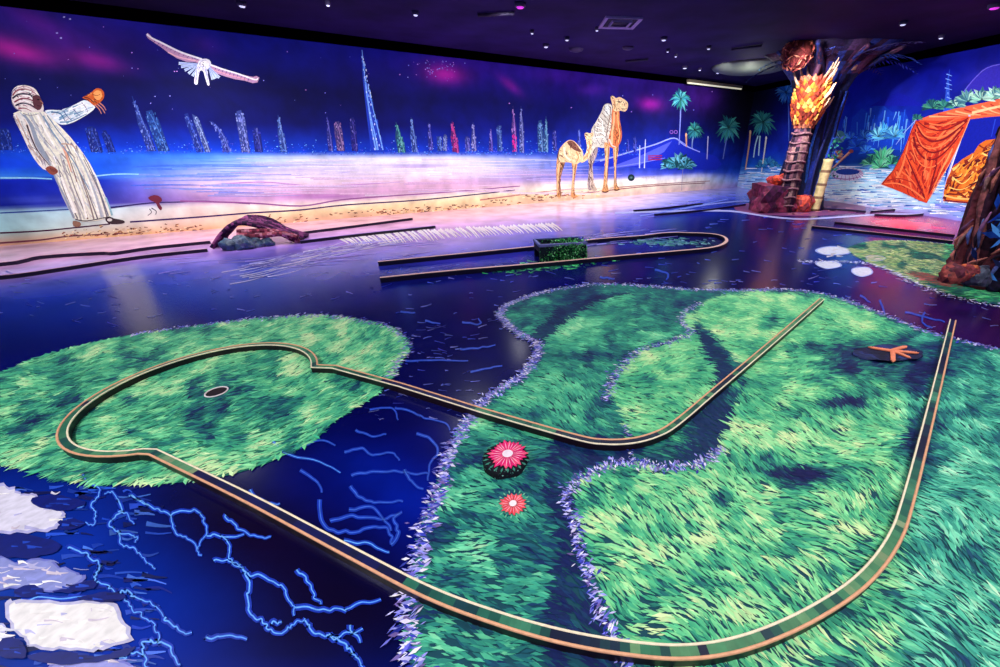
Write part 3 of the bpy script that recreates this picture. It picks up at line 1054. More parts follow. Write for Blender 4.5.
def kerb(pts_world, label, w=0.07, h=0.04, cin=(236, 172, 130), cout=(255, 236, 200), body=(24, 6, 20), topfn=None, edge=0.007, loc=None, simple=False, top=(200, 160, 160), group=None, parts_name='lane_kerb'):
    P = [Vector((p[0], p[1], 0)) for p in pts_world]
    fr = kerb_frames(P)
    root = empty(parts_name, loc or P[len(P) // 2], label, 'golf lane kerb', group)
    b = MB()
    hw = w / 2
    for k in range(len(P) - 1):
        q = []
        for j in (k, k + 1):
            L, R = P[j] + fr[j] * hw, P[j] - fr[j] * hw
            q.append([L + Vector((0, 0, 0.0)), L + Vector((0, 0, h)), R + Vector((0, 0, h)), R])
        for e in ((0, 1), (2, 3)):
            b.face([q[0][e[0]], q[0][e[1]], q[1][e[1]], q[1][e[0]]], body)
        b.face([q[0][1], q[0][2], q[1][2], q[1][1]], body)
    for j in (0, len(P) - 1):
        L, R = P[j] + fr[j] * hw, P[j] - fr[j] * hw
        b.face([L, R, R + Vector((0, 0, h)), L + Vector((0, 0, h))], body)
    b.build('kerb_body', M_KERB, root)
    t = MB()
    rr = random.Random(len(P))
    for k in range(len(P) - 1):
        L0, R0, L1, R1 = P[k] + fr[k] * (hw - .004), P[k] - fr[k] * (hw - .004), P[k + 1] + fr[k + 1] * (hw - .004), P[k + 1] - fr[k + 1] * (hw - .004)
        mid = (P[k] + P[k + 1]) / 2
        if simple:
            c = top
        else:
            q = proj(mid.x, mid.y, 0)
            c = topfn(q[0], q[1], rr)
        z = Vector((0, 0, h + 0.002))
        t.face([L0 + z, R0 + z, R1 + z, L1 + z], c)
    t.build('top_strip', M_KERB, root)
    if not simple:
        for sgn, cc_, nm, eg in ((1, cin, 'outer_edge', edge * 1.25), (-1, cout, 'inner_edge', edge)):
            e = MB()
            e.tube([P[k] + fr[k] * sgn * (hw - 0.002) + Vector((0, 0, h + 0.001)) for k in range(len(P))], eg, cc_, 6)
            oo = e.build(nm, M_KERB, root)
            oo['label'] = 'orange tinted outer edge' if sgn > 0 else 'cream inner edge'
    return root


def top_colour(a, b, r):
    if inpoly([a], [b], ISL_B)[0] or inpoly([a], [b], ISL_A)[0]:
        c_ = colB(a, b, r) if inpoly([a], [b], ISL_B)[0] else colA(a, b, r)
        return tuple(v * .62 for v in c_)
    return jit(r.choice([(5, 8, 60), (6, 12, 74)]), 0.1, r)


def resample(P, step):
    out = [P[0]]
    for a, b in zip(P[:-1], P[1:]):
        d = (b - a).length
        n_ = max(1, int(d / step))
        for k in range(1, n_ + 1):
            out.append(a + (b - a) * k / n_)
    return out


KH = 0.045
cc0 = Vector((-2.214, 2.049, KH))
rad = 0.589
pA = [(822, 299), (770, 344), (712, 393), (675, 424), (655, 435), (632, 441), (605, 442), (575, 437), (480, 410), (400, 385), (334, 367)]
lineA = [F(x, y, KH) for x, y in smooth_line(pA[:3], 3)[:-1]] + [F(x, y, KH) for x, y in smooth_line(pA[2:9], 6)] + [F(x, y, KH) for x, y in pA[9:]]
pB = [(153, 452), (250, 499), (350, 552), (430, 593), (500, 619), (560, 636), (620, 647), (680, 652), (735, 645), (790, 625), (840, 597), (872, 570), (895, 537), (908, 500), (930, 415), (953, 320)]
lineB = [F(x, y, KH) for x, y in smooth_line(pB, 6)]
a0 = math.atan2(lineA[-1].y - cc0.y, lineA[-1].x - cc0.x)
a1 = math.atan2(lineB[0].y - cc0.y, lineB[0].x - cc0.x) + 2 * math.pi
arc = []
for k in range(1, 48):
    an = a0 + (a1 - a0) * k / 48
    # walk the arc over the far side
    arc.append(Vector((cc0.x + rad * math.cos(an), cc0.y + rad * math.sin(an), KH)))
main = lineA + arc + lineB
main = resample(main, 0.03)
main = [Vector((p.x, p.y, 0)) for p in main]
kerb(main[::-1], 'long cream-edged kerb looping around the golf hole and back along the foreground', 0.039, KH, topfn=top_colour, edge=0.0046, loc=F(560, 640))

# upper middle lane: one kerb looping round, open at its left end
k2 = [(380, 278), (450, 271), (545, 263), (620, 256), (690, 250), (715, 247), (726, 242), (724, 237), (712, 234), (690, 233), (665, 233), (640, 236), (600, 239), (540, 246), (450, 255), (378, 262)]
kerb([F(x, y, 0.05) for x, y in smooth_line(k2, 6)], 'U-shaped kerb of the middle lane beyond the islands, passing the mossy box', 0.055, 0.055, simple=True, top=(235, 185, 175), body=(14, 4, 40))
far = [
    ([(-120, 285), (0, 276), (60, 268), (140, 256), (207, 249)], 'nearer dark kerb at left running up to the driftwood arch', (180, 130, 150)),
    ([(-120, 268), (0, 263), (40, 256), (100, 252), (115, 252), (150, 247), (210, 241)], 'farther dark kerb at left running up to the driftwood arch', (190, 130, 150)),
    ([(300, 241), (360, 234), (435, 226)], 'nearer short kerb running right from the driftwood arch', (120, 90, 170)),
    ([(285, 234), (350, 226), (412, 218)], 'farther short kerb running right from the driftwood arch', (200, 150, 160)),
    ([(634, 210), (660, 208), (702, 203)], 'dark short kerb on the pale shore behind the middle lane', (60, 30, 110)),
    ([(655, 214), (700, 210), (745, 204)], 'dark blue kerb running towards the red boulder', (60, 60, 170)),
    ([(812, 226), (870, 232), (953, 241)], 'nearer pink-topped kerb at right leading to the rocky tree', (205, 150, 165)),
    ([(835, 222), (890, 228), (955, 235)], 'farther dark kerb at right leading to the rocky tree', (110, 50, 80)),
    ([(815, 208), (840, 209), (866, 211)], 'short dark kerb right of the painted bamboo post', (60, 50, 120)),
    ([(872, 211), (900, 209), (928, 212), (905, 215), (875, 214)], 'thin low kerb ring below the hanging orange cloth', (205, 190, 215)),
]
for pts, lb, tc in far:
    kerb([F(x, y, 0.04) for x, y in smooth_line(pts, 4)], lb, 0.05, 0.045, simple=True, top=tc, body=(18, 4, 36))
# long white curve of painted foam around the tree column
p = Paint(FL, base=0.004, step=0.0002)
p.line([(615, 213), (680, 211), (730, 211), (765, 216), (800, 219), (840, 217), (890, 214), (935, 215)], (175, 175, 232), 1.8, 1.5)
p.line([(680, 209), (712, 204), (745, 201), (775, 203)], (140, 150, 230), 1.4, .8)
p.line([(640, 216), (690, 207), (728, 199)], (110, 130, 225), 1.1, .8)
tag(p.build('painted_foam_line', M_FPAINT, loc=F(800, 219)), 'long white foam curve painted on the floor around the tree column', 'foam line')
p = Paint(FL, base=0.0035, step=0.0002)
p.ell(800, 208, 66, 8, (120, 60, 110), 0, 30)
for k in range(40):
    a_ = r.uniform(0, 6.28)
    x, y = 800 + 55 * math.cos(a_) * r.random() ** .5, 208 + 6.5 * math.sin(a_) * r.random() ** .5
    p.off = 0.0045
    p.line([(x, y), (x + r.uniform(3, 9), y + r.uniform(-.5, .5))], jit(r.choice([(170, 80, 110), (90, 40, 100), (200, 130, 150)]), .15, r), 1.2, .4, 0)
tag(p.build('painted_islet', M_FPAINT, loc=F(800, 208)), 'reddish painted ground disc under the tree column and boulders', 'ground disc')
# rippled pale water painted before the right wall
# golf hole
hc = F(217, 393)
root = empty('golf_hole', hc, 'small round golf hole with a white rim inside the oval grass island', 'golf hole')
b = MB()
b.face([hc + Vector((0.052 * math.cos(t), 0.052 * math.sin(t), 0.0085)) for t in [k * math.pi / 16 for k in range(32)]], (24, 4, 14))
b.build('cup', M_PLAIN, root)
b = MB()
R1 = [hc + Vector((0.057 * math.cos(t), 0.057 * math.sin(t), 0.009)) for t in [k * math.pi / 20 for k in range(41)]]
b.tube(R1, 0.0045, (240, 225, 225), 6, caps=False)
b.build('rim', M_PLAIN, root)


# ------------------------------------------------------------------ rocks, flowers, starfish
def rock(name, loc, sx, sy, sz, c, seed, label=None, cat='rock', rz=0.0, parent=None, c2=None, blocky=0.0, group=None, flat_top=None):
    bm = bmesh.new()
    bmesh.ops.create_icosphere(bm, subdivisions=3, radius=1)
    rr = random.Random(seed)
    vs = []
    for v in bm.verts:
        p_ = v.co.copy()
        if blocky:
            m_ = max(abs(p_.x), abs(p_.y), abs(p_.z))
            p_ = p_.lerp(p_ / m_ * 0.85, blocky)
        k = 1 + 0.32 * noise.noise(p_ * 1.3 + Vector((seed * 3.1, 0, 0))) + 0.12 * noise.noise(p_ * 3.5 + Vector((0, seed * 1.7, 0)))
        p_ = p_ * k
        p_ = Vector((p_.x * sx, p_.y * sy, p_.z * sz))
        p_.rotate(Matrix.Rotation(rz, 3, 'Z'))
        p_.z = max(p_.z, -sz * 0.55)
        if flat_top is not None:
            p_.z = min(p_.z, sz * flat_top)
        vs.append(p_ + Vector(loc) + Vector((0, 0, sz * 0.55)))
    fs = [[v.index for v in f.verts] for f in bm.faces]
    bm.free()
    mb = MB()
    cs = []
    for f in fs:
        m_ = (vs[f[0]] + vs[f[1]] + vs[f[2]]) / 3
        t = noise.noise((m_ - Vector(loc)) * (3.0 / max(sx, .05)) * 0.5 + Vector((seed, 0, 0)))
        cs.append(jit(c2 if (c2 and t > 0.05) else c, 0.14, rr))
    mb.mesh(vs, fs, cs, False)
    o = mb.build(name, M_ROCK, parent, None if parent else loc)
    if label:
        tag(o, label, cat if parent is None else None, group)
    return o


def flower(mb, c0, R, z, petal, petal2, centre, n=22, seed=1, edge=None):
    rr = random.Random(seed)
    if edge:
        for k in range(n):
            a_ = 2 * math.pi * (k + .5) / n
            dr = Vector((math.cos(a_), math.sin(a_), 0))
            sd = Vector((-dr.y, dr.x, 0))
            q = c0 + dr * R * 1.12
            q.z = z - 0.0006
            mb.face([q - dr * R * .18, q + sd * R * .06, q + dr * R * .16, q - sd * R * .06], edge)
    for k in range(n):
        a_ = 2 * math.pi * k / n + rr.uniform(-.05, .05)
        dr = Vector((math.cos(a_), math.sin(a_), 0))
        sd = Vector((-dr.y, dr.x, 0))
        RR = R * rr.uniform(0.88, 1.08)
        b0 = Vector((c0.x, c0.y, z + 0.0003 * (k % 2)))
        mb.face([b0 + dr * R * .15, b0 + dr * RR * .72 + sd * R * .15, b0 + dr * RR, b0 + dr * RR * .72 - sd * R * .15], petal if k % 3 else petal2)
        b0.z += 0.0008
        mb.face([b0 + dr * R * .25, b0 + dr * R * .6 + sd * R * .02, b0 + dr * RR * .9, b0 + dr * R * .6 - sd * R * .02], (250, 190, 215))
    b0 = Vector((c0.x, c0.y, z + 0.002))
    mb.face([b0 + Vector((R * .27 * math.cos(t), R * .27 * math.sin(t), 0)) for t in [k * math.pi / 9 for k in range(18)]], centre)


fc0 = F(507, 455, 0.05)
base = Vector((fc0.x - 0.01, fc0.y, 0))
root = empty('flower_stump', base, 'round dark stump with a big pink daisy-like flower on top, in the large island', 'stump')
b = MB()
n = 36
prof = [(0.108, 0.0), (0.112, 0.008), (0.106, 0.035), (0.098, 0.046), (0.0, 0.047)]
ringsv = []
for (rr_, zz) in prof[:-1]:
    ringsv.append([base + Vector((rr_ * math.cos(t) * (1 + .05 * math.sin(5 * t)), rr_ * math.sin(t) * (1 + .05 * math.cos(7 * t)), zz)) for t in [2 * math.pi * k / n for k in range(n)]])
vs = [q for rg in ringsv for q in rg]
fs = []
for i in range(3):
    for k in range(n):
        fs.append((i * n + k, i * n + (k + 1) % n, (i + 1) * n + (k + 1) % n, (i + 1) * n + k))
fs.append(tuple(range(3 * n, 4 * n)))
b.mesh(vs, fs, (16, 12, 26))
sb_o = b.build('stump_body', M_ROCK, root)
b = MB()
rr = random.Random(8)
for k in range(90):
    a_ = rr.uniform(0, 2 * math.pi)
    zz = rr.uniform(0.008, 0.05)
    R_ = 0.112 - max(0, zz - 0.012) * 0.32 + 0.002
    q = base + Vector((R_ * math.cos(a_) * (1 + .05 * math.sin(5 * a_)), R_ * math.sin(a_) * (1 + .05 * math.cos(7 * a_)), zz))
    u = Vector((-math.sin(a_), math.cos(a_), 0)) * rr.uniform(.002, .006)
    v = Vector((0, 0, rr.uniform(.003, .006)))
    b.face([q - u, q - v, q + u, q + v], rr.choice([(40, 110, 90), (160, 215, 200), (30, 70, 70), (90, 150, 140)]))
b.build('leaf_specks', M_PAINT, sb_o)
b = MB()
flower(b, base + Vector((0.012, 0.008, 0)), 0.097, 0.051, (232, 30, 110), (240, 80, 120), (255, 235, 245), 24, 2, (60, 130, 110))
b.build('flower', M_PAINT, root)['label'] = 'pink flower with a white centre'
b = MB()
c1 = F(513, 505)
flower(b, c1, 0.06, 0.009, (235, 70, 80), (245, 110, 110), (255, 240, 240), 18, 3, (120, 200, 160))
tag(b.build('painted_flower', M_PAINT, loc=c1), 'smaller red flower painted flat on the turf below the pink one', 'flower')

# starfish on its dark slab
sc_ = F(890, 357)
root = rock('starfish_slab', (sc_.x, sc_.y + .02, 0.0), 0.24, 0.12, 0.035, (14, 16, 56), 5, 'low dark blue slab under the orange starfish on the large island', 'slab', 0.1, c2=(30, 40, 90), flat_top=0.25)
b = MB()
cz = 0.036
base = Vector((sc_.x + 0.0, sc_.y + 0.01, cz))
vs = []
tipz = 0.0
arms = []
base = F(893, 351, cz)
for tx_, ty_ in ((868, 347), (907, 346), (919, 353), (893, 362), (911, 358)):
    q = F(tx_, ty_, cz) - base
    arms.append((math.atan2(q.y, q.x) % (2 * math.pi), max(.05, q.length)))
arms.sort()
pts = []
for k, (a_, R_) in enumerate(arms):
    b_ = arms[(k + 1) % 5][0] + (2 * math.pi if k == 4 else 0)
    pts.append((a_ - 0.016 / R_, R_ * 0.85))
    pts.append((a_, R_))
    pts.append((a_ + 0.016 / R_, R_ * 0.85))
    pts.append(((a_ + b_) / 2, 0.026))
top = [base + Vector((R_ * math.cos(a_), R_ * math.sin(a_), 0.004)) for a_, R_ in pts]
bot = [q - Vector((0, 0, 0.008)) for q in top]
N = len(pts)
ctr = base + Vector((0, 0, 0.013))
b.mesh(top + bot + [ctr], [(k, (k + 1) % N, 2 * N) for k in range(N)] + [(k, N + k, N + (k + 1) % N, (k + 1) % N) for k in range(N)], (245, 140, 105))
for a_, R_ in arms:
    for t in range(3, 9):
        q = base + Vector((R_ * t / 9 * math.cos(a_), R_ * t / 9 * math.sin(a_), 0.0125 - 0.006 * t / 9))
        b.box(q, .004, .004, .003, (250, 180, 150), a_)
tag(b.build('starfish', M_PAINT, loc=base), 'orange starfish lying on the dark slab in the large island', 'starfish')

# mossy box on the middle lane
root = empty('mossy_box', F(562, 262), 'dark box-shaped lane obstacle overgrown with green moss on the middle lane', 'golf obstacle')
q0, q1 = F(540, 262.8), F(586, 259.5)
ux = (q1 - q0)
wd = ux.length
ux.normalize()
uy = Vector((-ux.y, ux.x, 0))
dp = 0.38
hh = 0.23


def bx_local(mb, a, b_, c, d_, z0, z1, colr):
    vs = [q0 + ux * x + uy * y + Vector((0, 0, z)) for x in (a, b_) for y in (c, d_) for z in (z0, z1)]
    mb.mesh(vs, [(0, 1, 3, 2), (4, 6, 7, 5), (0, 4, 5, 1), (2, 3, 7, 6), (0, 2, 6, 4), (1, 5, 7, 3)], colr)


b = MB()
t_ = 0.05
bx_local(b, 0, wd, 0, t_, 0, hh, (12, 26, 44))
bx_local(b, 0, wd, dp - t_, dp, 0, hh, (12, 20, 50))
bx_local(b, 0, t_, t_, dp - t_, hh * .55, hh, (14, 20, 50))
bx_local(b, wd - t_, wd, t_, dp - t_, hh * .55, hh, (10, 16, 60))
bx_local(b, t_, wd - t_, t_, dp - t_, hh * .75, hh * .8, (8, 18, 40))
b.build('box_shell', M_ROCK, root)
b = MB()
bx_local(b, -.01, wd + .01, -.012, .02, hh - .02, hh + .012, (120, 120, 190))
bx_local(b, -.01, wd + .01, dp - .02, dp + .01, hh - .02, hh + .012, (90, 100, 180))
bx_local(b, -.01, .02, 0, dp, hh - .02, hh + .012, (110, 120, 190))
bx_local(b, wd - .02, wd + .01, 0, dp, hh - .02, hh + .012, (60, 70, 160))
b.build('rim', M_PLAIN, root)['label'] = 'lilac rim'
b = MB()
rr = random.Random(9)
for k in range(900):
    x = rr.random() * wd
    u = rr.random()
    if rr.random() < .72:
        x = wd * min(1, max(0, rr.gauss(.58, .24)))
        p_ = q0 + ux * x + uy * (-0.006 - rr.random() * .02) + Vector((0, 0, hh * (rr.random() ** 1.2)))
    else:
        p_ = q0 + ux * (wd * rr.gauss(.6, .2)) + uy * (rr.random() * dp * .7) + Vector((0, 0, hh + rr.random() * .025))
    s1 = rr.uniform(.008, .024)
    a_ = Vector((rr.uniform(-1, 1), rr.uniform(-1, 1), rr.uniform(-1, 1))).normalized()
    b_ = a_.cross(Vector((rr.uniform(-1, 1), rr.uniform(-1, 1), rr.uniform(-1, 1)))).normalized()
    b.face([p_ - a_ * s1, p_ + b_ * s1 * .5, p_ + a_ * s1, p_ - b_ * s1 * .5], jit(rr.choice([(60, 190, 80), (30, 120, 60), (110, 220, 130), (20, 80, 60), (150, 230, 160)]), .15, rr))
b.build('moss_leaves', M_TURF, root)['label'] = 'green moss leaves'
p = Paint(FL, base=0.0035, step=0.00002)
for k in range(260):
    x = rr.gauss(545, 26)
    y = 266 - (x - 545) * .09 + rr.gauss(0, 2.2)
    p.line([(x, y), (x + rr.uniform(2, 7), y + rr.uniform(-1.5, 1.5))], jit(rr.choice([(40, 170, 90), (20, 110, 80), (90, 210, 130), (10, 60, 80)]), .15, rr), 1.3, .4, 0)
tag(p.build('painted_moss', M_FPAINT, loc=F(545, 267)), 'green moss strokes painted on the floor in front of the mossy box', 'moss', kind='stuff')
p = Paint(FL, base=0.0035, step=0.00002)
for k in range(150):
    x = rr.gauss(665, 20)
    y = 242 + rr.gauss(0, 1.8)
    p.line([(x, y), (x + rr.uniform(2, 7), y + rr.uniform(-1, 1))], jit(rr.choice([(40, 110, 130), (20, 70, 120), (120, 170, 190), (60, 150, 120)]), .15, rr), 1.1, .4, 0)
tag(p.build('painted_moss', M_FPAINT, loc=F(665, 242)), 'bluish green strokes painted inside the round end of the middle lane', 'moss', kind='stuff')

# driftwood arch over the left lane
root = empty('driftwood_arch', F(255, 246), 'arched driftwood bridge of purple-brown planks over the far left lane', 'golf obstacle')
path = [(216, 248), (225, 240), (238, 232), (250, 227), (262, 229), (276, 234), (290, 238), (303, 242)]
b0_, b1_ = F(212, 249), F(304, 242)
ax = (b1_ - b0_)
LN = ax.length
ax.normalize()
ay = Vector((-ax.y, ax.x, 0))
if ay.y < 0:
    ay = -ay
b = MB()
rr = random.Random(12)
zs = [0.02, 0.2, 0.33, 0.4, 0.37, 0.28, 0.18, 0.1, 0.03]
for j in range(9):
    y_ = j * 0.07
    off = [Vector((0, 0, rr.uniform(-.015, .015))) for _ in zs]
    pts = [b0_ + ax * (LN * k / 8 * (1 if k else 1) + rr.uniform(-.02, .02)) + ay * (y_ + .03 * math.sin(k * 1.3 + j)) + Vector((0, 0, zs[k] * 0.92)) + off[k] for k in range(9)]
    pts = [Vector(q) for q in smooth_line(pts, 3)]
    b.tube(pts, [0.036 * (1 - .4 * abs(k / (len(pts) - 1) - .3)) for k in range(len(pts))], (90, 30, 80), 6, cfn=lambda k, j_: jit(rr.choice([(96, 34, 84), (60, 18, 62), (130, 60, 110), (40, 12, 50)]), .1, rr))
b.build('plank', M_BARK, root)
b = MB()
for s_i, (h0, sd) in enumerate([(.2, -.04), (.26, .02)]):
    pts = [b0_ + ax * (LN * t) + ay * (sd - .04) + Vector((0, 0, max(.02, h0 * math.sin(math.pi * min(1, t * .9 + .05 + s_i * .1)) + .04 * math.sin(t * 9 + s_i)))) for t in [.32 + .08 * k for k in range(9)]]
    pts = [Vector(q) for q in smooth_line(pts, 3)]
    b.tube(pts, 0.045, (120, 40, 60), 7, cfn=lambda k, j_: jit(rr.choice([(150, 60, 80), (90, 24, 50), (180, 110, 130)]), .12, rr))
b.build('twisted_root', M_BARK, root)['label'] = 'reddish twisted root'
for k, (px_, py_, s_) in enumerate([(230, 250, .13), (243, 249, .15), (256, 247, .12), (268, 246, .1)]):
    q = F(px_, py_)
    rock('rock', (q.x, q.y + 0.02, 0), s_, s_ * .8, s_ * .8, (100, 110, 130), 30 + k,
         ['grey-green rock at the left foot of the driftwood arch', 'largest grey-green rock under the driftwood arch', 'grey-green rock under the middle of the driftwood arch', 'smallest grey rock under the right half of the driftwood arch'][k], c2=(60, 80, 110))


# ------------------------------------------------------------------ artwork on the left wall
def done(p, name, label=None, cat=None, parent=None, group=None, kind=None):
    o = p.build(name, M_PAINT, parent, None if parent is not None else origin_of(p))
    if label:
        tag(o, label, cat, group, kind)
    return o


def sub(p, ox, oy, sc, off):
    return Paint(p, ox, oy, sc, off)


rnd = random.Random(77)
# contour lines of the beach and pebbles
p = Paint(WL, base=0.003, step=0.000003)
for pts, c, w0, w1 in [
    ([(0, 213), (40, 211), (75, 209), (110, 207), (140, 204)], (40, 70, 150), 1.4, .8),
    ([(0, 178), (30, 178), (52, 179)], (150, 220, 250), 1.6, 1.0), ([(96, 176), (120, 174), (160, 175), (200, 177)], (150, 215, 250), 1.4, .8),
    ([(0, 233), (40, 231), (72, 228), (110, 224)], (70, 30, 60), 1.6, 1.2), ([(0, 243), (40, 240), (72, 236), (130, 233)], (110, 50, 70), 1.8, .8),
    ([(110, 208), (150, 203), (180, 202), (205, 201), (250, 204)], (50, 40, 100), 1.5, .7),
    ([(130, 222), (200, 217), (250, 213), (300, 210), (345, 205), (420, 200), (480, 194), (515, 190)], (60, 34, 90), 1.6, 1.0),
    ([(180, 201), (250, 203), (300, 206), (340, 200), (390, 196), (450, 192), (520, 186)], (150, 90, 150), 1.6, 1.0),
    ([(560, 196), (640, 187), (705, 183)], (150, 90, 90), 1.2, .8), ([(610, 188), (660, 184), (710, 181)], (170, 120, 110), 1.0, .7),
    ([(480, 200), (560, 190), (600, 188)], (190, 130, 120), 1.4, .8), ([(600, 160), (640, 150), (660, 143), (674, 138), (690, 148)], (130, 140, 240), 1.2, .8),
    ([(200, 186), (260, 182), (320, 186), (400, 182)], (200, 150, 210), 1.6, .8), ([(230, 172), (300, 175), (350, 172)], (185, 165, 235), 1.4, .6)]:
    p.line(pts, c, w0, w1)
for k in range(420):
    z = rnd.random()
    if z < .3:
        x = rnd.uniform(62, 200)
        y = 237 - (x - 62) * .05 + rnd.gauss(0, 2.2) - 2
    elif z < .65:
        x = rnd.gauss(420, 36)
        y = 210 - (x - 420) * .05 + rnd.gauss(0, 1.6)
    elif z < .9:
        x = rnd.gauss(545, 30)
        y = 197 - (x - 545) * .08 + rnd.gauss(0, 2)
    else:
        x = rnd.gauss(285, 14)
        y = 220 + rnd.gauss(0, 2)
    c = jit(rnd.choice([(120, 60, 50), (240, 200, 140), (160, 90, 60), (90, 40, 50), (250, 220, 180)]), .15, rnd)
    p.line([(x, y), (x + rnd.uniform(1, 4), y + rnd.uniform(-1.2, .6))], c, rnd.uniform(.8, 1.6), .4, 0)
done(p, 'painted_beach_pebbles', 'brown pebbles and dark contour lines painted along the beach of the left wall', 'pebbles', kind='stuff')

# glowing mist streaks over the dunes
p = Paint(WL, base=0.003, step=0.000003)
for k in range(170):
    x = rnd.uniform(120, 560)
    y = rnd.uniform(158, 196)
    c = jit(rnd.choice([(240, 235, 255), (215, 200, 245), (235, 205, 230), (200, 160, 215)]), .06, rnd) if y < 196 - (x < 200) * 20 else (200, 160, 200)
    if x < 230:
        c = jit(rnd.choice([(90, 150, 245), (60, 110, 230), (130, 150, 240)]), .1, rnd)
    L = rnd.uniform(40, 110)
    c = tuple(np.array(c) * .5 + .5 * bands(np.array([x]), np.array([y]), WS, lrows)[0])
    p.line([(x, y), (x + L / 2, y - rnd.uniform(-.8, .8)), (x + L, y + rnd.uniform(-1, .4))], c, rnd.uniform(.5, 1.5), .1, 3)
done(p, 'painted_mist', 'pale pink and white mist streaks painted over the dunes behind the beach', 'mist', kind='stuff')

# stars of the mural sky
p = Paint(WL, base=0.003, step=0.000001)
for k in range(150):
    x, y = rnd.uniform(0, 735), rnd.uniform(0, 115)
    if rnd.random() < .35:
        x, y = rnd.gauss(440, 12), rnd.gauss(68, 6)
    if y < 16 + x * .1:
        continue
    s1 = rnd.uniform(.25, .7)
    p.ell(x, y, s1, s1, jit(rnd.choice([(150, 150, 255), (200, 140, 240), (120, 120, 230)]), .1, rnd), n=6)
for x, y in [(64, 17), (57, 33), (61, 38), (70, 19)]:
    p.ell(x, y, 1.2, .8, (170, 160, 235), n=8)
done(p, 'painted_stars', 'tiny stars scattered over the blue and magenta mural sky', 'stars', kind='stuff')

# skyline towers: base x, base y, top x, top y, width, colours, style
TW = [
    (6, 150, 3, 128, 14, (40, 80, 220), 'flat', 'faint blue painted tower at the left edge behind the robed man'),
    (97, 152, 90, 126, 12, (50, 80, 210), 'flat', 'faint blue painted tower just under the raised glove of the robed man'),
    (112, 152, 104, 130, 8, (40, 70, 200), 'flat', 'low dim painted tower right of the robed man'),
    (152, 151, 132, 96, 9, (80, 110, 235), 'spire', 'tall blue painted tower with a thin spire, first right of the robed man'),
    (164, 151, 149, 110, 12, (70, 130, 235), 'flat', 'broad blue painted tower beside the spired one at left'),
    (200, 152, 186, 113, 7, (60, 90, 220), 'flat', 'dim blue painted tower under the left wing of the falcon'),
    (208, 152, 194, 114, 6, (150, 175, 250), 'slant', 'bright slanting painted tower under the falcon'),
    (227, 152, 213, 121, 9, (90, 110, 235), 'arc', 'blue painted tower with a curved top under the tail of the falcon'),
    (246, 152, 239, 110, 9, (130, 145, 245), 'flat', 'bright painted tower with a pale top below the right wing of the falcon'),
    (259, 152, 256, 127, 8, (60, 70, 200), 'flat', 'short dim painted tower between two brighter ones right of the falcon'),
    (284, 152, 278, 115, 7, (110, 150, 250), 'spire', 'slim pale blue pointed painted tower right of the falcon'),
    (331, 151, 327, 116, 5, (90, 90, 220), 'spire', 'thin violet painted tower left of the pink block tower'),
    (341, 151, 337, 121, 8, (165, 125, 200), 'flat', 'pink block-shaped painted tower left of the tallest tower'),
    (355, 151, 352, 117, 6, (70, 60, 190), 'flat', 'dim violet painted tower between the pink block and the tallest tower'),
    (402, 152, 396, 122, 8, (90, 190, 190), 'spire', 'turquoise painted tower right of the tallest tower'),
    (415, 152, 411, 117, 6, (110, 150, 250), 'spire', 'pale blue pointed painted tower right of the turquoise one'),
    (431, 150, 429, 122, 5, (90, 90, 225), 'spire', 'violet painted tower with a small ball top in the middle of the skyline'),
    (440, 151, 439, 136, 5, (90, 130, 240), 'flat', 'low blue painted tower left of the bright pink tower'),
    (445, 151, 445, 134, 4, (140, 160, 250), 'flat', 'low pale painted tower directly left of the bright pink tower'),
    (456, 152, 452, 121, 7, (225, 60, 170), 'spire', 'bright pink painted tower in the middle of the skyline'),
    (468, 151, 467, 136, 5, (110, 110, 235), 'flat', 'low blue painted tower directly right of the bright pink tower'),
    (474, 151, 473, 122, 5, (150, 150, 240), 'spire', 'lilac pointed painted tower right of the bright pink tower'),
    (491, 151, 491, 128, 4, (110, 90, 225), 'spire', 'thin violet painted tower left of the beaded tower'),
    (500, 151, 499, 125, 5, (90, 130, 230), 'flat', 'blue beaded painted tower left of the twin towers'),
    (515, 152, 513, 106, 5, (175, 110, 225), 'twin', 'left one of the twin painted towers with needle tops, pink at its base'),
    (522, 152, 521, 106, 5, (140, 150, 245), 'twin', 'right one of the twin painted towers with needle tops'),
    (541, 152, 540, 120, 6, (110, 170, 245), 'flat', 'left part of the pale blue tower pair left of the camels'),
    (546, 152, 546, 116, 5, (120, 190, 250), 'spire', 'taller right part of the pale blue tower pair left of the camels'),
    (555, 150, 554, 130, 4, (80, 80, 215), 'flat', 'short violet painted tower just left of the camel calf'),
    (579, 152, 579, 128, 4, (90, 110, 235), 'spire', 'thin blue painted tower between the calf and the adult camel'),
    (628, 152, 628, 138, 3, (60, 70, 210), 'spire', 'small dim painted tower just right of the adult camel'),
    (635, 152, 635, 136, 3, (70, 80, 215), 'flat', 'small dim blue painted tower farther right of the adult camel'),
]
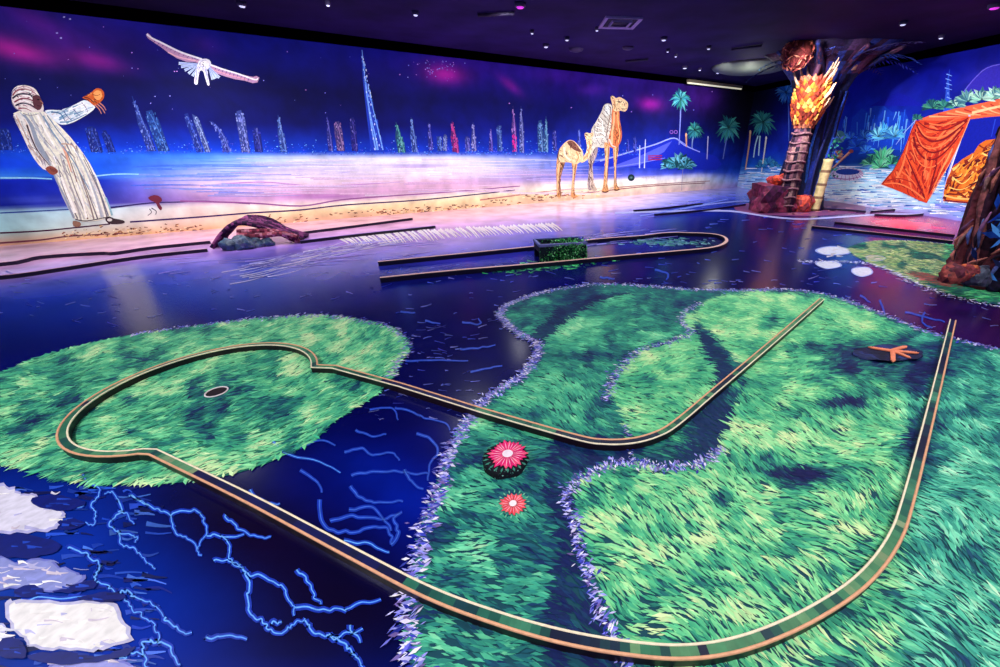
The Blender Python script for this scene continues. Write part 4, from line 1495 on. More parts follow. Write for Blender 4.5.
for (bx_, by_, tx, ty, wd_, c, st_, lb) in TW:
    p = Paint(WL, base=0.004, step=0.0002)
    rr = random.Random(int(bx_ * 7))
    dk = tuple(v * .34 + w_ for v, w_ in zip(c, (2, 8, 46)))
    hgt = by_ - ty

    def pt(u, v):
        """u across -1..1, v up 0..1"""
        if st_ == 'arc':
            return (bx_ + (tx - bx_) * v ** 1.6 + u * wd_ / 2 * (1 - .25 * v), by_ - hgt * v)
        return (bx_ + (tx - bx_) * v + u * wd_ / 2, by_ - hgt * v)
    if st_ == 'flat':
        out = [pt(-1, 0), pt(1, 0), pt(1, .78), pt(.55, .8), pt(.5, 1), pt(-.6, .97), pt(-.6, .86), pt(-1, .84)]
    elif st_ == 'slant':
        out = [pt(-1, 0), pt(1, 0), pt(1, .9), pt(-.6, 1), pt(-1, .8)]
    elif st_ == 'arc':
        out = [pt(-.8, 0), pt(.8, 0), pt(.8, .4), pt(.6, .75), pt(-.2, .98), pt(-1.2, 1), pt(-1.0, .85), pt(-.5, .6)]
    elif st_ == 'spire':
        out = [pt(-1, 0), pt(1, 0), pt(.95, .45), pt(.6, .5), pt(.55, .7), pt(.2, .75), pt(.08, 1), pt(-.08, 1), pt(-.25, .76), pt(-.6, .68), pt(-.95, .5)]
    else:
        out = [pt(-1, 0), pt(1, 0), pt(.9, .62), pt(.6, .66), pt(.5, .76), pt(.12, .8), pt(.06, 1), pt(-.06, 1), pt(-.12, .8), pt(-.5, .76), pt(-.6, .66), pt(-.9, .62)]
    root = p
    p.poly(out, dk)
    body = p
    q = Paint(WL, base=0.0048, step=0.00001)
    for k in range(int(14 + hgt * wd_ * .22)):
        v = rr.random() ** 1.1 * .93
        u = rr.uniform(-.9, .9) * (1 if v < .5 or st_ in ('flat', 'slant', 'arc') else .45)
        a_ = pt(u, v)
        cc_ = jit(tuple(vv * .72 for vv in c), .25, rr) if rr.random() < .8 else tuple(min(255, vv * .6 + 70) for vv in c)
        if st_ == 'twin' and v < .4 and bx_ < 518:
            cc_ = (215, 40, 150)
        sx, sy = rr.uniform(.35, .7), rr.uniform(.5, 1.3)
        q.poly([(a_[0] - sx, a_[1] - sy), (a_[0] + sx * .6, a_[1] - sy), (a_[0] + sx, a_[1] + sy), (a_[0] - sx * .6, a_[1] + sy)], cc_)
    # bright edge
    q.line([pt(.55, 0), pt(.4, .45), pt(0.0, .9)], tuple(min(255, vv * .75 + 25) for vv in c), .9, .4)
    o = done(p, 'painted_tower', lb, 'painted tower', group='painted skyline towers')
    q.build('lit_windows', M_PAINT, o)

# the tallest tower
p = Paint(WL, base=0.0045, step=0.0002)
p.poly([(371, 151), (384, 151), (382, 138), (379, 135), (378, 120), (374, 117), (373, 102), (370, 99), (368, 84), (366, 82), (364.5, 66), (362.2, 50), (361.6, 50), (362, 66), (363, 82), (365, 100), (367, 118), (369, 134)], (30, 60, 190))
o = done(p, 'painted_tower', 'tallest painted tower of the skyline, a stepped needle spire', 'painted tower', group=None)
q = Paint(WL, base=0.0054, step=0.00001)
for pts, w0 in [([(362, 50), (364, 70), (366, 90), (369, 110), (372, 130), (376, 150)], .9), ([(366, 82), (368, 100), (371, 118), (375, 135), (378, 150)], 1.0),
                ([(368, 84), (372, 104), (377, 125), (383, 150)], .8)]:
    q.line(pts, (120, 170, 255), w0 * .7, w0 * 1.5)
rr = random.Random(3)
for k in range(70):
    v = rr.random()
    x = 362 + 15 * v + rr.uniform(-.5, 1) * (1 + 5 * v)
    y = 55 + 95 * v
    q.poly([(x - .5, y - 1), (x + .4, y - 1), (x + .6, y + 1), (x - .4, y + 1)], rr.choice([(210, 225, 255), (90, 140, 250), (150, 190, 255)]))
q.build('lit_windows', M_PAINT, o)
# low city glitter along the horizon
p = Paint(WL, base=0.0035, step=0.000001)
for k in range(900):
    x = rnd.uniform(-40, 640)
    y = 153 - abs(rnd.gauss(0, 5.5)) + (1.5 if x > 300 else 0)
    p.poly([(x, y), (x + rnd.uniform(.5, 1.6), y), (x + rnd.uniform(.5, 1.6), y + rnd.uniform(.4, 1.2)), (x, y + .7)], jit(rnd.choice([(60, 120, 240), (40, 90, 225), (110, 170, 250), (30, 60, 190), (90, 90, 220)]), .15, rnd))
done(p, 'painted_city_lights', 'low band of blue glittering buildings painted along the horizon', 'city lights', kind='stuff')

# ------------------------------------------------------------------ robed man
MO = (0, 70, 3.923)
org = WL(60, 150, 0.006)
man = empty('painted_man', WL(95, 222, 0.006), 'person in white robe and striped headscarf painted on the left wall, gloved arm raised', 'person')


def mp(name, label, off, fn, par=None):
    p_ = Paint(WL, *MO, base=off, step=0.0002)
    fn(p_)
    o = p_.build(name, M_PAINT, par or man)
    if label:
        o['label'] = label
    return o


CR, CR2, GS, BR = (240, 238, 216), (214, 216, 214), (150, 160, 175), (120, 84, 70)


def f_robe(p):
    p.poly([(52, 170), (80, 158), (120, 165), (170, 162), (200, 185), (240, 225), (275, 262), (320, 318), (352, 365), (385, 430), (415, 500), (440, 570), (415, 585), (380, 592), (325, 596), (295, 588), (262, 520), (235, 460), (212, 410),
            (180, 350), (150, 300), (120, 255), (85, 215)], CR)
    ROBE = [(52, 170), (80, 158), (170, 162), (240, 225), (320, 318), (385, 430), (440, 570), (415, 585), (325, 596), (295, 588), (235, 460), (180, 350), (120, 255), (85, 215)]
    hatch(p, ROBE, [(255, 252, 244), (222, 214, 204), (176, 176, 182), (232, 226, 216), (140, 132, 138), (200, 206, 212)], 190, lambda x, y: 1.0 + .12 * (y > 350), 46, 6, 3)
    p.poly([(60, 175), (100, 175), (130, 215), (150, 270), (190, 345), (215, 410), (205, 405), (165, 345), (115, 260)], GS)
    for k in range(11):
        x0 = 212 + k * 11
        p.line([(x0 + 6, 380 - k * 3), (x0 + 24 + k * 4, 470), (292 + k * 13, 584)], [(196, 192, 188), (120, 112, 118), (226, 218, 204)][k % 3], 2.5, 5.5)
    for k in range(6):
        p.line([(120 + k * 10, 170), (150 + k * 12, 230), (196 + k * 13, 310)], [(170, 176, 186), (215, 210, 205)][k % 2], 3.5, 2.5)
    for pts, c, a_, b_ in [
        ([(205, 395), (225, 440), (255, 500), (290, 580)], GS, 5, 9), ([(235, 330), (255, 400), (290, 490), (318, 590)], (170, 165, 160), 3, 8), ([(262, 320), (290, 400), (320, 500), (345, 585)], BR, 3, 5),
        ([(285, 330), (310, 400), (345, 500), (368, 585)], (140, 120, 110), 2, 6), ([(300, 320), (340, 400), (375, 490), (400, 578)], (176, 182, 190), 4, 9), ([(325, 330), (365, 410), (400, 500), (425, 572)], (110, 110, 130), 3, 5),
        ([(250, 300), (262, 340), (280, 400)], (225, 170, 140), 14, 4), ([(240, 420), (262, 480), (296, 560)], (255, 252, 240), 8, 12), ([(300, 440), (322, 510), (340, 580)], (255, 252, 240), 5, 9),
        ([(345, 430), (370, 500), (388, 570)], (255, 252, 240), 5, 9), ([(170, 180), (200, 235), (240, 290), (290, 360), (350, 470)], (120, 150, 175), 6, 4), ([(185, 178), (225, 235), (270, 290)], (90, 120, 150), 4, 3),
        ([(120, 180), (150, 240), (190, 300), (225, 350)], (185, 190, 195), 6, 3), ([(145, 175), (175, 235), (215, 300)], (255, 252, 242), 9, 6), ([(90, 170), (118, 178), (150, 172)], (150, 140, 140), 4, 2),
        ([(160, 215), (170, 235), (165, 250)], (130, 130, 140), 3, 1), ([(240, 290), (275, 292), (300, 310)], (200, 160, 130), 5, 2), ([(415, 500), (430, 540), (440, 570)], (150, 190, 200), 6, 8), ([(295, 585), (340, 592), (430, 575)], (60, 50, 60), 4, 3)]:
        p.line(pts, c, a_, b_)


def f_head(p):
    p.poly([(45, 100), (50, 78), (70, 62), (100, 60), (132, 70), (150, 92), (162, 118), (172, 150), (165, 165), (140, 165), (105, 168), (80, 160), (60, 150), (48, 128)], (236, 226, 218), 2)
    hatch(p, [(45, 100), (50, 78), (70, 62), (100, 60), (132, 70), (150, 92), (162, 118), (172, 150), (140, 165), (80, 160), (48, 128)], [(255, 250, 245), (170, 120, 130), (90, 50, 70), (214, 190, 190)], 60, .3, 22, 5, 6, .5, .35)
    for pts, c, w0 in [([(50, 100), (64, 82), (90, 74), (124, 82), (146, 100)], (150, 60, 80), 6), ([(48, 112), (72, 96), (104, 94), (136, 106), (156, 124)], (40, 30, 60), 8),
                       ([(56, 126), (84, 112), (112, 114), (138, 126), (158, 146)], (130, 50, 70), 7), ([(60, 140), (88, 130), (116, 136), (140, 152)], (40, 30, 60), 7),
                       ([(72, 70), (98, 64), (128, 76)], (190, 150, 160), 5), ([(72, 152), (98, 150), (124, 162)], (150, 80, 90), 6), ([(112, 86), (128, 112), (134, 146)], (60, 40, 70), 5),
                       ([(88, 100), (112, 102), (130, 114)], (255, 250, 245), 7), ([(76, 122), (104, 122), (128, 136)], (255, 250, 245), 6), ([(70, 88), (96, 82), (124, 90)], (255, 250, 245), 6)]:
        p.line(pts, c, w0, w0 * .35)
    p.line([(48, 128), (62, 150), (85, 162)], (150, 140, 160), 4, 4)
    p.line([(46, 104), (50, 84), (68, 68)], (120, 110, 150), 4, 3)


def f_face(p):
    p.poly([(130, 102), (150, 98), (160, 112), (166, 128), (162, 150), (148, 158), (134, 145), (128, 122)], (92, 50, 60), 2)
    p.ell(150, 116, 5, 3, (20, 10, 20))
    p.line([(158, 120), (168, 130), (162, 138)], (170, 110, 90), 4, 2)
    p.line([(146, 140), (160, 142)], (40, 16, 26), 3, 2)


def f_arm(p):
    p.poly([(52, 178), (70, 168), (100, 190), (122, 235), (138, 290), (165, 335), (200, 378), (192, 392), (168, 388), (135, 350), (108, 300), (80, 240)], (234, 230, 222), 2)
    hatch(p, [(52, 178), (70, 168), (100, 190), (122, 235), (138, 290), (165, 335), (200, 378), (168, 388), (135, 350), (108, 300), (80, 240)], [(250, 248, 240), (190, 184, 186), (216, 190, 170), (150, 140, 150)], 50, 1.1, 34, 6, 4, .1, .08)
    p.line([(105, 215), (125, 270), (150, 320), (195, 375)], (70, 50, 60), 7, 3)
    p.line([(70, 190), (95, 245), (125, 305), (160, 355)], (200, 170, 150), 4, 4)
    p.line([(84, 200), (92, 222), (110, 240)], (150, 150, 160), 3, 1)
    p.line([(120, 300), (140, 312), (150, 330)], (130, 120, 130), 3, 1)


def f_hand(p):
    p.poly([(178, 386), (196, 376), (214, 382), (228, 396), (222, 406), (205, 412), (190, 402)], (150, 80, 66), 2)
    for k in range(4):
        p.line([(196 + k * 7, 384 + k * 2), (206 + k * 6, 400 + k)], (60, 20, 30), 2.5, 1)


def f_arm2(p):
    p.poly([(176, 160), (205, 156), (240, 158), (262, 150), (300, 132), (330, 118), (352, 126), (374, 146), (352, 168), (320, 188), (290, 204), (258, 214), (232, 212), (210, 196), (190, 178)], (228, 236, 240), 2)
    hatch(p, [(176, 160), (240, 158), (300, 132), (352, 126), (374, 146), (320, 188), (258, 214), (210, 196)], [(255, 255, 252), (150, 180, 200), (110, 150, 180), (210, 220, 226), (200, 190, 190)], 46, -.42, 34, 7, 5, .12, .1)
    for pts, c, a_, b_ in [([(200, 165), (235, 170), (255, 200)], (60, 110, 150), 6, 3), ([(250, 160), (262, 180), (285, 200)], (90, 110, 150), 5, 2), ([(285, 148), (300, 168), (318, 184)], (110, 120, 160), 5, 2),
                           ([(235, 205), (280, 200), (340, 172)], (110, 150, 180), 6, 3), ([(320, 128), (335, 145), (345, 165)], (150, 140, 160), 4, 2), ([(270, 158), (300, 145), (330, 132)], (255, 255, 250), 6, 3)]:
        p.line(pts, c, a_, b_)


def f_glove(p):
    p.poly([(322, 108), (345, 98), (362, 84), (378, 72), (396, 74), (408, 88), (408, 108), (398, 122), (384, 132), (372, 140), (358, 132), (345, 118)], (205, 92, 40), 2)
    hatch(p, [(322, 108), (378, 72), (408, 88), (408, 108), (384, 132), (358, 132)], [(130, 50, 26), (240, 160, 90), (90, 30, 26)], 26, .2, 14, 4, 7, .5, .6)
    p.poly([(366, 90), (380, 80), (396, 84), (400, 104), (388, 118), (372, 112)], (240, 160, 90), 2)
    p.line([(330, 106), (350, 112), (370, 128)], (110, 40, 30), 5, 3)
    p.line([(362, 96), (378, 100), (392, 96)], (150, 60, 30), 3, 2)
    for x0, y0, x1, y1 in [(372, 136, 398, 172), (382, 134, 412, 170), (390, 128, 416, 158)]:
        p.line([(x0, y0), ((x0 + x1) / 2 + 4, (y0 + y1) / 2), (x1, y1)], (200, 130, 110), 5, 2.5)


def f_shoe(p):
    p.poly([(286, 592), (312, 596), (318, 608), (306, 616), (288, 612)], (150, 110, 90), 2)


def f_shoe2(p):
    p.poly([(412, 582), (432, 576), (446, 582), (484, 590), (488, 600), (460, 605), (425, 602)], (60, 44, 50), 2)
    p.ell(430, 588, 10, 6, (220, 214, 205))


mp('robe', None, .006, f_robe)
hd_o = mp('headscarf', 'white headscarf with dark red stripes', .0085, f_head)
mp('face', None, .0105, f_face, hd_o)
sl_o = mp('sleeve', None, .0095, f_arm)
mp('hand', None, .0115, f_hand, sl_o)
sl_o = mp('sleeve', None, .0095, f_arm2)
mp('falconry_glove', 'orange-brown leather glove', .0115, f_glove, sl_o)
mp('shoe', None, .0075, f_shoe)
mp('shoe', None, .0075, f_shoe2)

# falcon
fal = empty('painted_falcon', WL(205, 64, .005), 'white falcon with spread wings painted on the sky of the left wall', 'bird')


def fp_(name, off, fn):
    p_ = Paint(WL, 130, 20, 5.13, base=off, step=.0002)
    fn(p_)
    return p_.build(name, M_PAINT, fal)


def f_w1(p):
    p.poly([(82, 76), (90, 66), (104, 76), (118, 98), (150, 116), (200, 142), (262, 168), (330, 198), (378, 206), (368, 226), (330, 216), (290, 214), (240, 196), (196, 168), (160, 140), (118, 112), (92, 94)], (200, 150, 190))
    for k in range(11):
        t = k / 10
        p.line([(130 + 220 * t, 105 + 93 * t), (120 + 215 * t, 117 + 98 * t)], (90, 50, 120), 4, 2, 0)
    p.line([(86, 72), (110, 92), (160, 116), (260, 165), (370, 202)], (255, 250, 255), 9, 10)
    p.line([(195, 165), (250, 190), (350, 212)], (245, 190, 200), 7, 5)


def f_w2(p):
    p.poly([(410, 226), (440, 234), (480, 250), (540, 270), (600, 286), (632, 292), (648, 286), (664, 296), (654, 320), (630, 324), (590, 312), (540, 304), (490, 290), (450, 276), (420, 260)], (200, 150, 190))
    for k in range(10):
        t = k / 9
        p.line([(440 + 170 * t, 245 + 52 * t), (432 + 172 * t, 262 + 54 * t)], (90, 50, 120), 4, 2, 0)
    p.line([(412, 230), (480, 254), (560, 278), (640, 306), (656, 298)], (255, 250, 255), 9, 7)
    p.line([(430, 256), (500, 280), (600, 306)], (240, 170, 180), 5, 4)


def f_tail(p):
    p.poly([(330, 222), (420, 232), (424, 252), (330, 248)], (150, 160, 215))
    for a_, b_ in [((345, 225), (250, 222)), ((345, 228), (262, 240)), ((345, 230), (280, 258)), ((345, 235), (300, 275)), ((350, 240), (320, 288)), ((405, 240), (458, 296)), ((405, 240), (440, 300)), ((405, 245), (425, 305))]:
        p.line([a_, b_], (190, 205, 240), 6, 15, 0)
        p.line([a_, b_], (90, 110, 190), 2, 2, 0)


def f_body(p):
    p.poly([(352, 212), (366, 202), (390, 198), (408, 206), (416, 222), (410, 242), (396, 254), (400, 290), (408, 330), (398, 334), (384, 290), (374, 262), (358, 262), (350, 300), (346, 330), (330, 326), (332, 290), (340, 250)], (240, 236, 250), 2)
    hatch(p, [(352, 212), (390, 198), (416, 222), (410, 242), (396, 254), (408, 330), (398, 334), (374, 262), (358, 262), (346, 330), (330, 326), (340, 250)], [(255, 255, 255), (150, 150, 200), (190, 150, 170), (110, 110, 180)], 50, 1.5, 14, 3, 3, .3, .3)
    p.line([(345, 240), (340, 280), (338, 325)], (150, 150, 210), 4, 3)
    p.line([(390, 250), (395, 285), (403, 328)], (150, 150, 210), 4, 3)


def f_fh(p):
    p.ell(386, 220, 22, 18, (255, 250, 250))
    p.line([(366, 214), (378, 206), (392, 206)], (190, 180, 215), 4, 3)
    p.line([(370, 226), (378, 232), (376, 242)], (90, 80, 120), 5, 2)
    p.ell(376, 219, 2.2, 2, (40, 30, 60))


fp_('wing', .005, f_w1)
fp_('wing', .005, f_w2)
fp_('tail', .0045, f_tail)
fp_('body', .0085, f_body)
fp_('head', .0105, f_fh)

# camels
def camel_parts(root, pieces):
    for name, off, items in pieces:
        p_ = Paint(WL, 540, 85, 5.558, base=off, step=.0002)
        for it in items:
            if it[0] == 'p':
                p_.poly(it[1], it[2], 2)
                xs_ = [q[0] for q in it[1]]
                ys_ = [q[1] for q in it[1]]
                A_ = (max(xs_) - min(xs_)) * (max(ys_) - min(ys_))
                c_ = it[2]
                hatch(p_, it[1], [tuple(v * .55 for v in c_), tuple(v * .78 for v in c_), tuple(min(255, v * 1.15 + 14) for v in c_), tuple(min(255, v * 1.05 + 34) for v in c_), (c_[0] * .45, c_[1] * .3, c_[2] * .4)],
                      int(10 + A_ / 240), 1.45 if name in ('leg', 'neck') else 1.0, 26 if name in ('leg', 'neck') else 17, 4.2, int(xs_[0] + ys_[0]), .4, .35)
            else:
                p_.line(it[1], it[2], it[3], it[4])
        p_.build(name, M_PAINT, root)


CM, CL, CD, CO = (214, 150, 96), (240, 200, 150), (110, 60, 50), (220, 120, 70)
adult = empty('painted_camel', WL(610, 190, .007), 'adult camel with a netted blanket painted on the beach of the left wall', 'camel')
camel_parts(adult, [
    ('leg', .005, [('p', [(268, 360), (300, 370), (302, 410), (292, 450), (296, 500), (302, 555), (318, 582), (300, 590), (284, 580), (280, 530), (276, 470), (266, 410)], (190, 170, 150)), ('l', [(285, 400), (284, 470), (292, 560)], CD, 3, 2)]),
    ('leg', .0052, [('p', [(300, 340), (322, 350), (312, 400), (290, 450), (282, 510), (276, 560), (288, 582), (270, 584), (264, 550), (268, 500), (276, 440), (280, 390)], (150, 130, 130))]),
    ('body', .0062, [('p', [(285, 250), (305, 215), (325, 180), (345, 140), (352, 118), (368, 104), (388, 104), (400, 116), (404, 150), (440, 200), (448, 260), (440, 310), (420, 345), (380, 345), (345, 350), (310, 345), (285, 385), (270, 370), (282, 310)], (205, 196, 180)),
                     ('p', [(360, 116), (376, 108), (392, 116), (396, 150), (384, 170), (362, 165)], (226, 226, 215))]
     + [('l', [(352 - k * 9, 130 + k * 24), (375 - k * 2, 160 + k * 26), (395 - k * 6, 180 + k * 26)], (120, 110, 100), 4, 2) for k in range(6)]
     + [('l', [(330 - k * 8, 180 + k * 28), (345, 200 + k * 22), (350 + k * 4, 240 + k * 16)], (250, 248, 235), 5, 2) for k in range(5)]
     + [('l', [(300, 230), (310, 290), (340, 340)], (90, 90, 100), 3, 2), ('l', [(392, 120), (388, 180), (372, 260), (378, 330)], (120, 70, 50), 4, 3)]),
    ('leg', .0072, [('p', [(358, 320), (384, 330), (386, 380), (378, 440), (374, 500), (374, 550), (382, 590), (362, 600), (344, 592), (352, 560), (356, 490), (362, 430), (360, 370)], CM), ('l', [(372, 350), (370, 440), (366, 560)], CL, 6, 4), ('l', [(382, 350), (380, 440), (372, 560)], CD, 3, 2), ('l', [(346, 592), (362, 596), (380, 590)], (70, 34, 30), 7, 6)]),
    ('leg', .0072, [('p', [(408, 330), (438, 330), (430, 400), (424, 460), (424, 520), (430, 560), (446, 578), (430, 588), (410, 584), (412, 530), (412, 470), (408, 400)], CM), ('l', [(420, 345), (418, 440), (418, 560)], CL, 6, 3), ('l', [(432, 345), (424, 420), (424, 540)], CD, 3, 2), ('l', [(412, 582), (430, 584), (444, 578)], (70, 34, 30), 7, 5)]),
    ('neck', .0082, [('p', [(402, 130), (440, 140), (442, 190), (452, 240), (455, 285), (444, 325), (422, 348), (400, 350), (382, 330), (382, 290), (392, 250), (398, 200)], CO), ('l', [(412, 150), (410, 210), (400, 270), (400, 330)], (240, 180, 130), 10, 12), ('l', [(432, 150), (434, 210), (444, 270), (436, 320)], (250, 190, 120), 6, 5),
                     ('l', [(385, 300), (400, 335), (422, 345)], (235, 200, 180), 9, 6), ('l', [(440, 230), (450, 270), (440, 320)], (190, 60, 40), 5, 4)]),
    ('head', .0095, [('p', [(392, 72), (398, 60), (412, 64), (424, 74), (440, 66), (462, 76), (484, 92), (490, 112), (484, 136), (470, 148), (448, 142), (428, 148), (408, 140), (402, 110)], CL),
                     ('l', [(430, 92), (445, 96), (455, 90)], CD, 6, 3), ('l', [(452, 130), (470, 134), (484, 128)], (120, 50, 40), 4, 2), ('l', [(410, 84), (416, 110), (412, 138)], (200, 130, 80), 7, 4), ('l', [(476, 98), (484, 104)], (90, 50, 50), 3, 2), ('l', [(395, 62), (408, 78)], (130, 80, 60), 4, 2)]),
])
calf = empty('painted_camel', WL(567, 193, .007), 'smaller camel calf painted left of the adult camel, head turned back', 'camel')
camel_parts(calf, [
    ('leg', .0055, [('p', [(96, 400), (128, 415), (122, 460), (110, 500), (104, 550), (106, 600), (114, 622), (96, 622), (92, 590), (92, 540), (90, 480)], CM), ('l', [(108, 430), (100, 500), (98, 600)], CL, 6, 4), ('l', [(120, 430), (110, 490), (104, 590)], CD, 3, 2)]),
    ('leg', .0053, [('p', [(120, 420), (140, 430), (124, 480), (112, 540), (120, 615), (106, 612), (100, 540), (108, 480)], (160, 110, 80))]),
    ('leg', .0055, [('p', [(176, 420), (208, 425), (202, 470), (194, 520), (188, 570), (196, 606), (212, 622), (176, 626), (174, 600), (178, 540), (182, 480)], CM), ('l', [(190, 440), (184, 520), (182, 600)], CL, 6, 4), ('l', [(200, 440), (192, 510), (190, 590)], CD, 3, 2)]),
    ('body', .0065, [('p', [(98, 400), (104, 365), (124, 335), (145, 315), (165, 305), (190, 312), (210, 332), (236, 366), (240, 400), (226, 425), (200, 440), (160, 430), (125, 430), (104, 425)], CL), ('p', [(150, 318), (170, 308), (192, 318), (214, 345), (230, 372), (200, 366), (170, 345)], (120, 74, 60)),
                     ('l', [(104, 370), (100, 400), (110, 430)], (90, 50, 50), 5, 3), ('l', [(135, 345), (140, 390), (170, 420)], (255, 236, 200), 12, 8), ('l', [(200, 370), (214, 400), (200, 430)], CM, 8, 5), ('l', [(110, 350), (98, 390), (100, 420)], (90, 60, 60), 4, 3)]),
    ('neck', .0075, [('p', [(218, 420), (238, 400), (256, 375), (262, 340), (256, 300), (278, 292), (290, 310), (288, 350), (278, 392), (258, 418), (234, 432)], CL), ('l', [(274, 310), (276, 350), (262, 390), (240, 415)], CM, 7, 5)]),
    ('head', .0085, [('p', [(250, 288), (248, 270), (262, 264), (276, 268), (296, 262), (300, 276), (288, 292), (270, 300), (256, 304)], CL), ('l', [(260, 274), (270, 272)], CD, 4, 2), ('l', [(280, 286), (294, 276)], CD, 3, 2)]),
])

# palms, bushes and poles painted near the corner
def leafy(p, cx_, cy_, R, c, seed, n=16, a0_=0, a1_=6.283, wd_=.16, squash=1.0, droop=.25):
    rr_ = random.Random(seed)
    for k in range(n):
        a_ = a0_ + (a1_ - a0_) * (k + rr_.random() * .5) / n
        R_ = R * rr_.uniform(.7, 1.1)
        x1, y1 = cx_ + R_ * math.cos(a_), cy_ + R_ * math.sin(a_) * squash + R_ * droop * abs(math.cos(a_))
        mx_, my_ = cx_ + R_ * .55 * math.cos(a_), cy_ + R_ * .55 * math.sin(a_) * squash - R_ * .06
        nx_, ny_ = -(y1 - cy_), (x1 - cx_)
        ln = math.hypot(nx_, ny_) + 1e-6
        nx_, ny_ = nx_ / ln * R * wd_, ny_ / ln * R * wd_
        cc_ = jit(rr_.choice(c), .15, rr_)
        p.poly([(cx_, cy_), (mx_ + nx_, my_ + ny_), (x1, y1), (mx_ - nx_, my_ - ny_)], cc_)
        p.line([(cx_, cy_), (mx_, my_), (x1, y1)], tuple(v * .45 for v in cc_), R * .03, R * .01, 2)


PG = [(70, 180, 200), (110, 215, 220), (40, 130, 160), (50, 150, 130)]
PG2 = [(50, 140, 130), (80, 180, 160), (30, 100, 110), (60, 160, 170)]


def palm(plane, cx_, cy_, R, trunk, c, seed, label, tc=(90, 110, 170), frame=(660, 80, 5.557)):
    root = empty('painted_palm', plane(frame[0] + trunk[0][-1][0] / frame[2], frame[1] + trunk[0][-1][1] / frame[2], .005), label, 'painted palm')
    p_ = Paint(plane, *frame, base=.005, step=.0002)
    for t in trunk:
        p_.line(t, tc, 9, 7)
        p_.line(t, tuple(min(255, v + 70) for v in tc), 3, 2)
    p_.build('trunk', M_PAINT, root)
    p_ = Paint(plane, *frame, base=.0065, step=.00008)
    leafy(p_, cx_, cy_, R * 1.05, c, seed, 24, squash=1.15, wd_=.10)
    p_.build('crown', M_PAINT, root)


palm(WL, 115, 105, 58, [[(115, 150), (112, 240), (106, 360)]], PG, 1, 'tallest turquoise palm painted right of the camels', (90, 100, 190))
palm(WL, 192, 278, 52, [[(190, 300), (180, 340), (178, 380)]], PG2, 2, 'short painted palm right of the tallest palm')
palm(WL, 380, 265, 70, [[(375, 300), (360, 380), (350, 440)]], PG2, 3, 'dark green palm painted left of the corner', (60, 80, 150))
palm(WR, 572, 235, 72, [[(545, 310), (530, 360), (520, 430)], [(556, 310), (552, 360), (548, 420)]], PG2, 4, 'twin-stemmed palm painted right of the corner, left of the tree column', (150, 190, 190))
palm(WR, 700, 70, 62, [[(712, 120), (716, 220), (716, 340)]], [(40, 130, 210), (80, 170, 230), (30, 100, 190)], 5, 'blue palm crown painted high beside the tree column', (30, 60, 150))


def bush(plane, pts_list, label, frame, cols_, squash=.8, name='painted_bush', n=18, wd_=.14):
    p_ = Paint(plane, *frame, base=.0085, step=.00006)
    for k, (x, y, R) in enumerate(pts_list):
        leafy(p_, x, y, R, cols_, int(x * 3 + y), n, math.pi * .95, math.pi * 2.05, wd_, squash, .1)
    return done(p_, name, label, 'painted plant')


bush(WL, [(60, 470, 60), (110, 470, 85), (150, 478, 60), (90, 488, 50), (140, 492, 45), (40, 488, 40)], 'dark green bush painted at the foot of the palms right of the camels', (660, 80, 5.557), [(30, 100, 100), (70, 150, 170), (20, 70, 80), (110, 180, 200)])
bush(WR, [(600, 470, 62), (640, 480, 40), (560, 485, 35)], 'low painted fern left of the tree column', (660, 80, 5.557), [(40, 110, 160), (60, 140, 170), (20, 80, 130)])
for (pl, pts, c, w_, lb) in [
    (WL, [(555, 335), (554, 400), (553, 462)], (190, 200, 240), 6, 'left one of the two pale thin poles painted right of the camels'),
    (WL, [(586, 302), (583, 380), (580, 462)], (190, 200, 240), 6, 'right one of the two pale thin poles painted right of the camels')]:
    p = Paint(pl, 540, 85, 5.558, base=.005)
    p.line(pts, c, w_ * .6, w_)
    done(p, 'painted_pole', lb, 'painted pole')
for (pl, pts, c, w_, lb) in [
    (WL, [(145, 305), (146, 340), (147, 372)], (225, 160, 110), 10, 'short orange painted torch between the two palms right of the camels'),
    (WL, [(267, 318), (264, 380), (261, 440)], (190, 190, 220), 6, 'pale thin painted pole between the short palm and the corner'),
    (WL, [(128, 490), (124, 540), (120, 615)], (150, 130, 150), 3, 'thin dark pole painted on the sand right of the camels'),
    (WR, [(502, 290), (494, 370), (474, 500)], (220, 170, 120), 10, 'tan painted torch pole left of the red boulder'),
    (WR, [(590, 322), (580, 400), (564, 510)], (210, 210, 190), 9, 'pale painted torch pole just above the red boulder')]:
    p = Paint(pl, 660, 80, 5.557, base=.009)
    p.line(pts, c, w_, w_ * .6)
    p.ell(pts[0][0], pts[0][1], w_ * .55, w_ * 1.1, tuple(min(255, v + 25) for v in c))
    done(p, 'painted_torch', lb, 'painted pole')
# blue dunes right of the camels
p = Paint(WL, base=.0032, step=.0001)
p.poly([(588, 166), (602, 160), (625, 153), (640, 150), (655, 144), (668, 138), (676, 138), (684, 145), (700, 152), (716, 156), (722, 164), (716, 170)], (24, 42, 180))
p.poly([(602, 170), (640, 156), (672, 141), (664, 152), (640, 165)], (80, 90, 215))
p.line([(600, 161), (625, 153.5), (655, 144.5), (674, 138), (684, 145), (700, 152)], (150, 160, 245), 1.4, 1.0)
p.line([(610, 168), (640, 163), (665, 158)], (120, 130, 230), 1, .6)
done(p, 'painted_dune', 'blue dune with a pale crest painted right of the adult camel', 'dune')
p = Paint(WL, base=.006, step=.0001)
for k in range(3):
    p.line([(648, 156 + k * 1.9), (662, 155.5 + k * 1.9)], (150, 30, 60), 1.1, .9, 0)
done(p, 'painted_striped_panel', 'tiny red striped shape painted behind the thin poles right of the camels', 'panel')
p = Paint(WL, 540, 85, 5.558, base=.006, step=.0003)
p.ell(507, 515, 19, 19, (24, 44, 50))
p.ell(507, 514, 8, 6, (90, 120, 110))
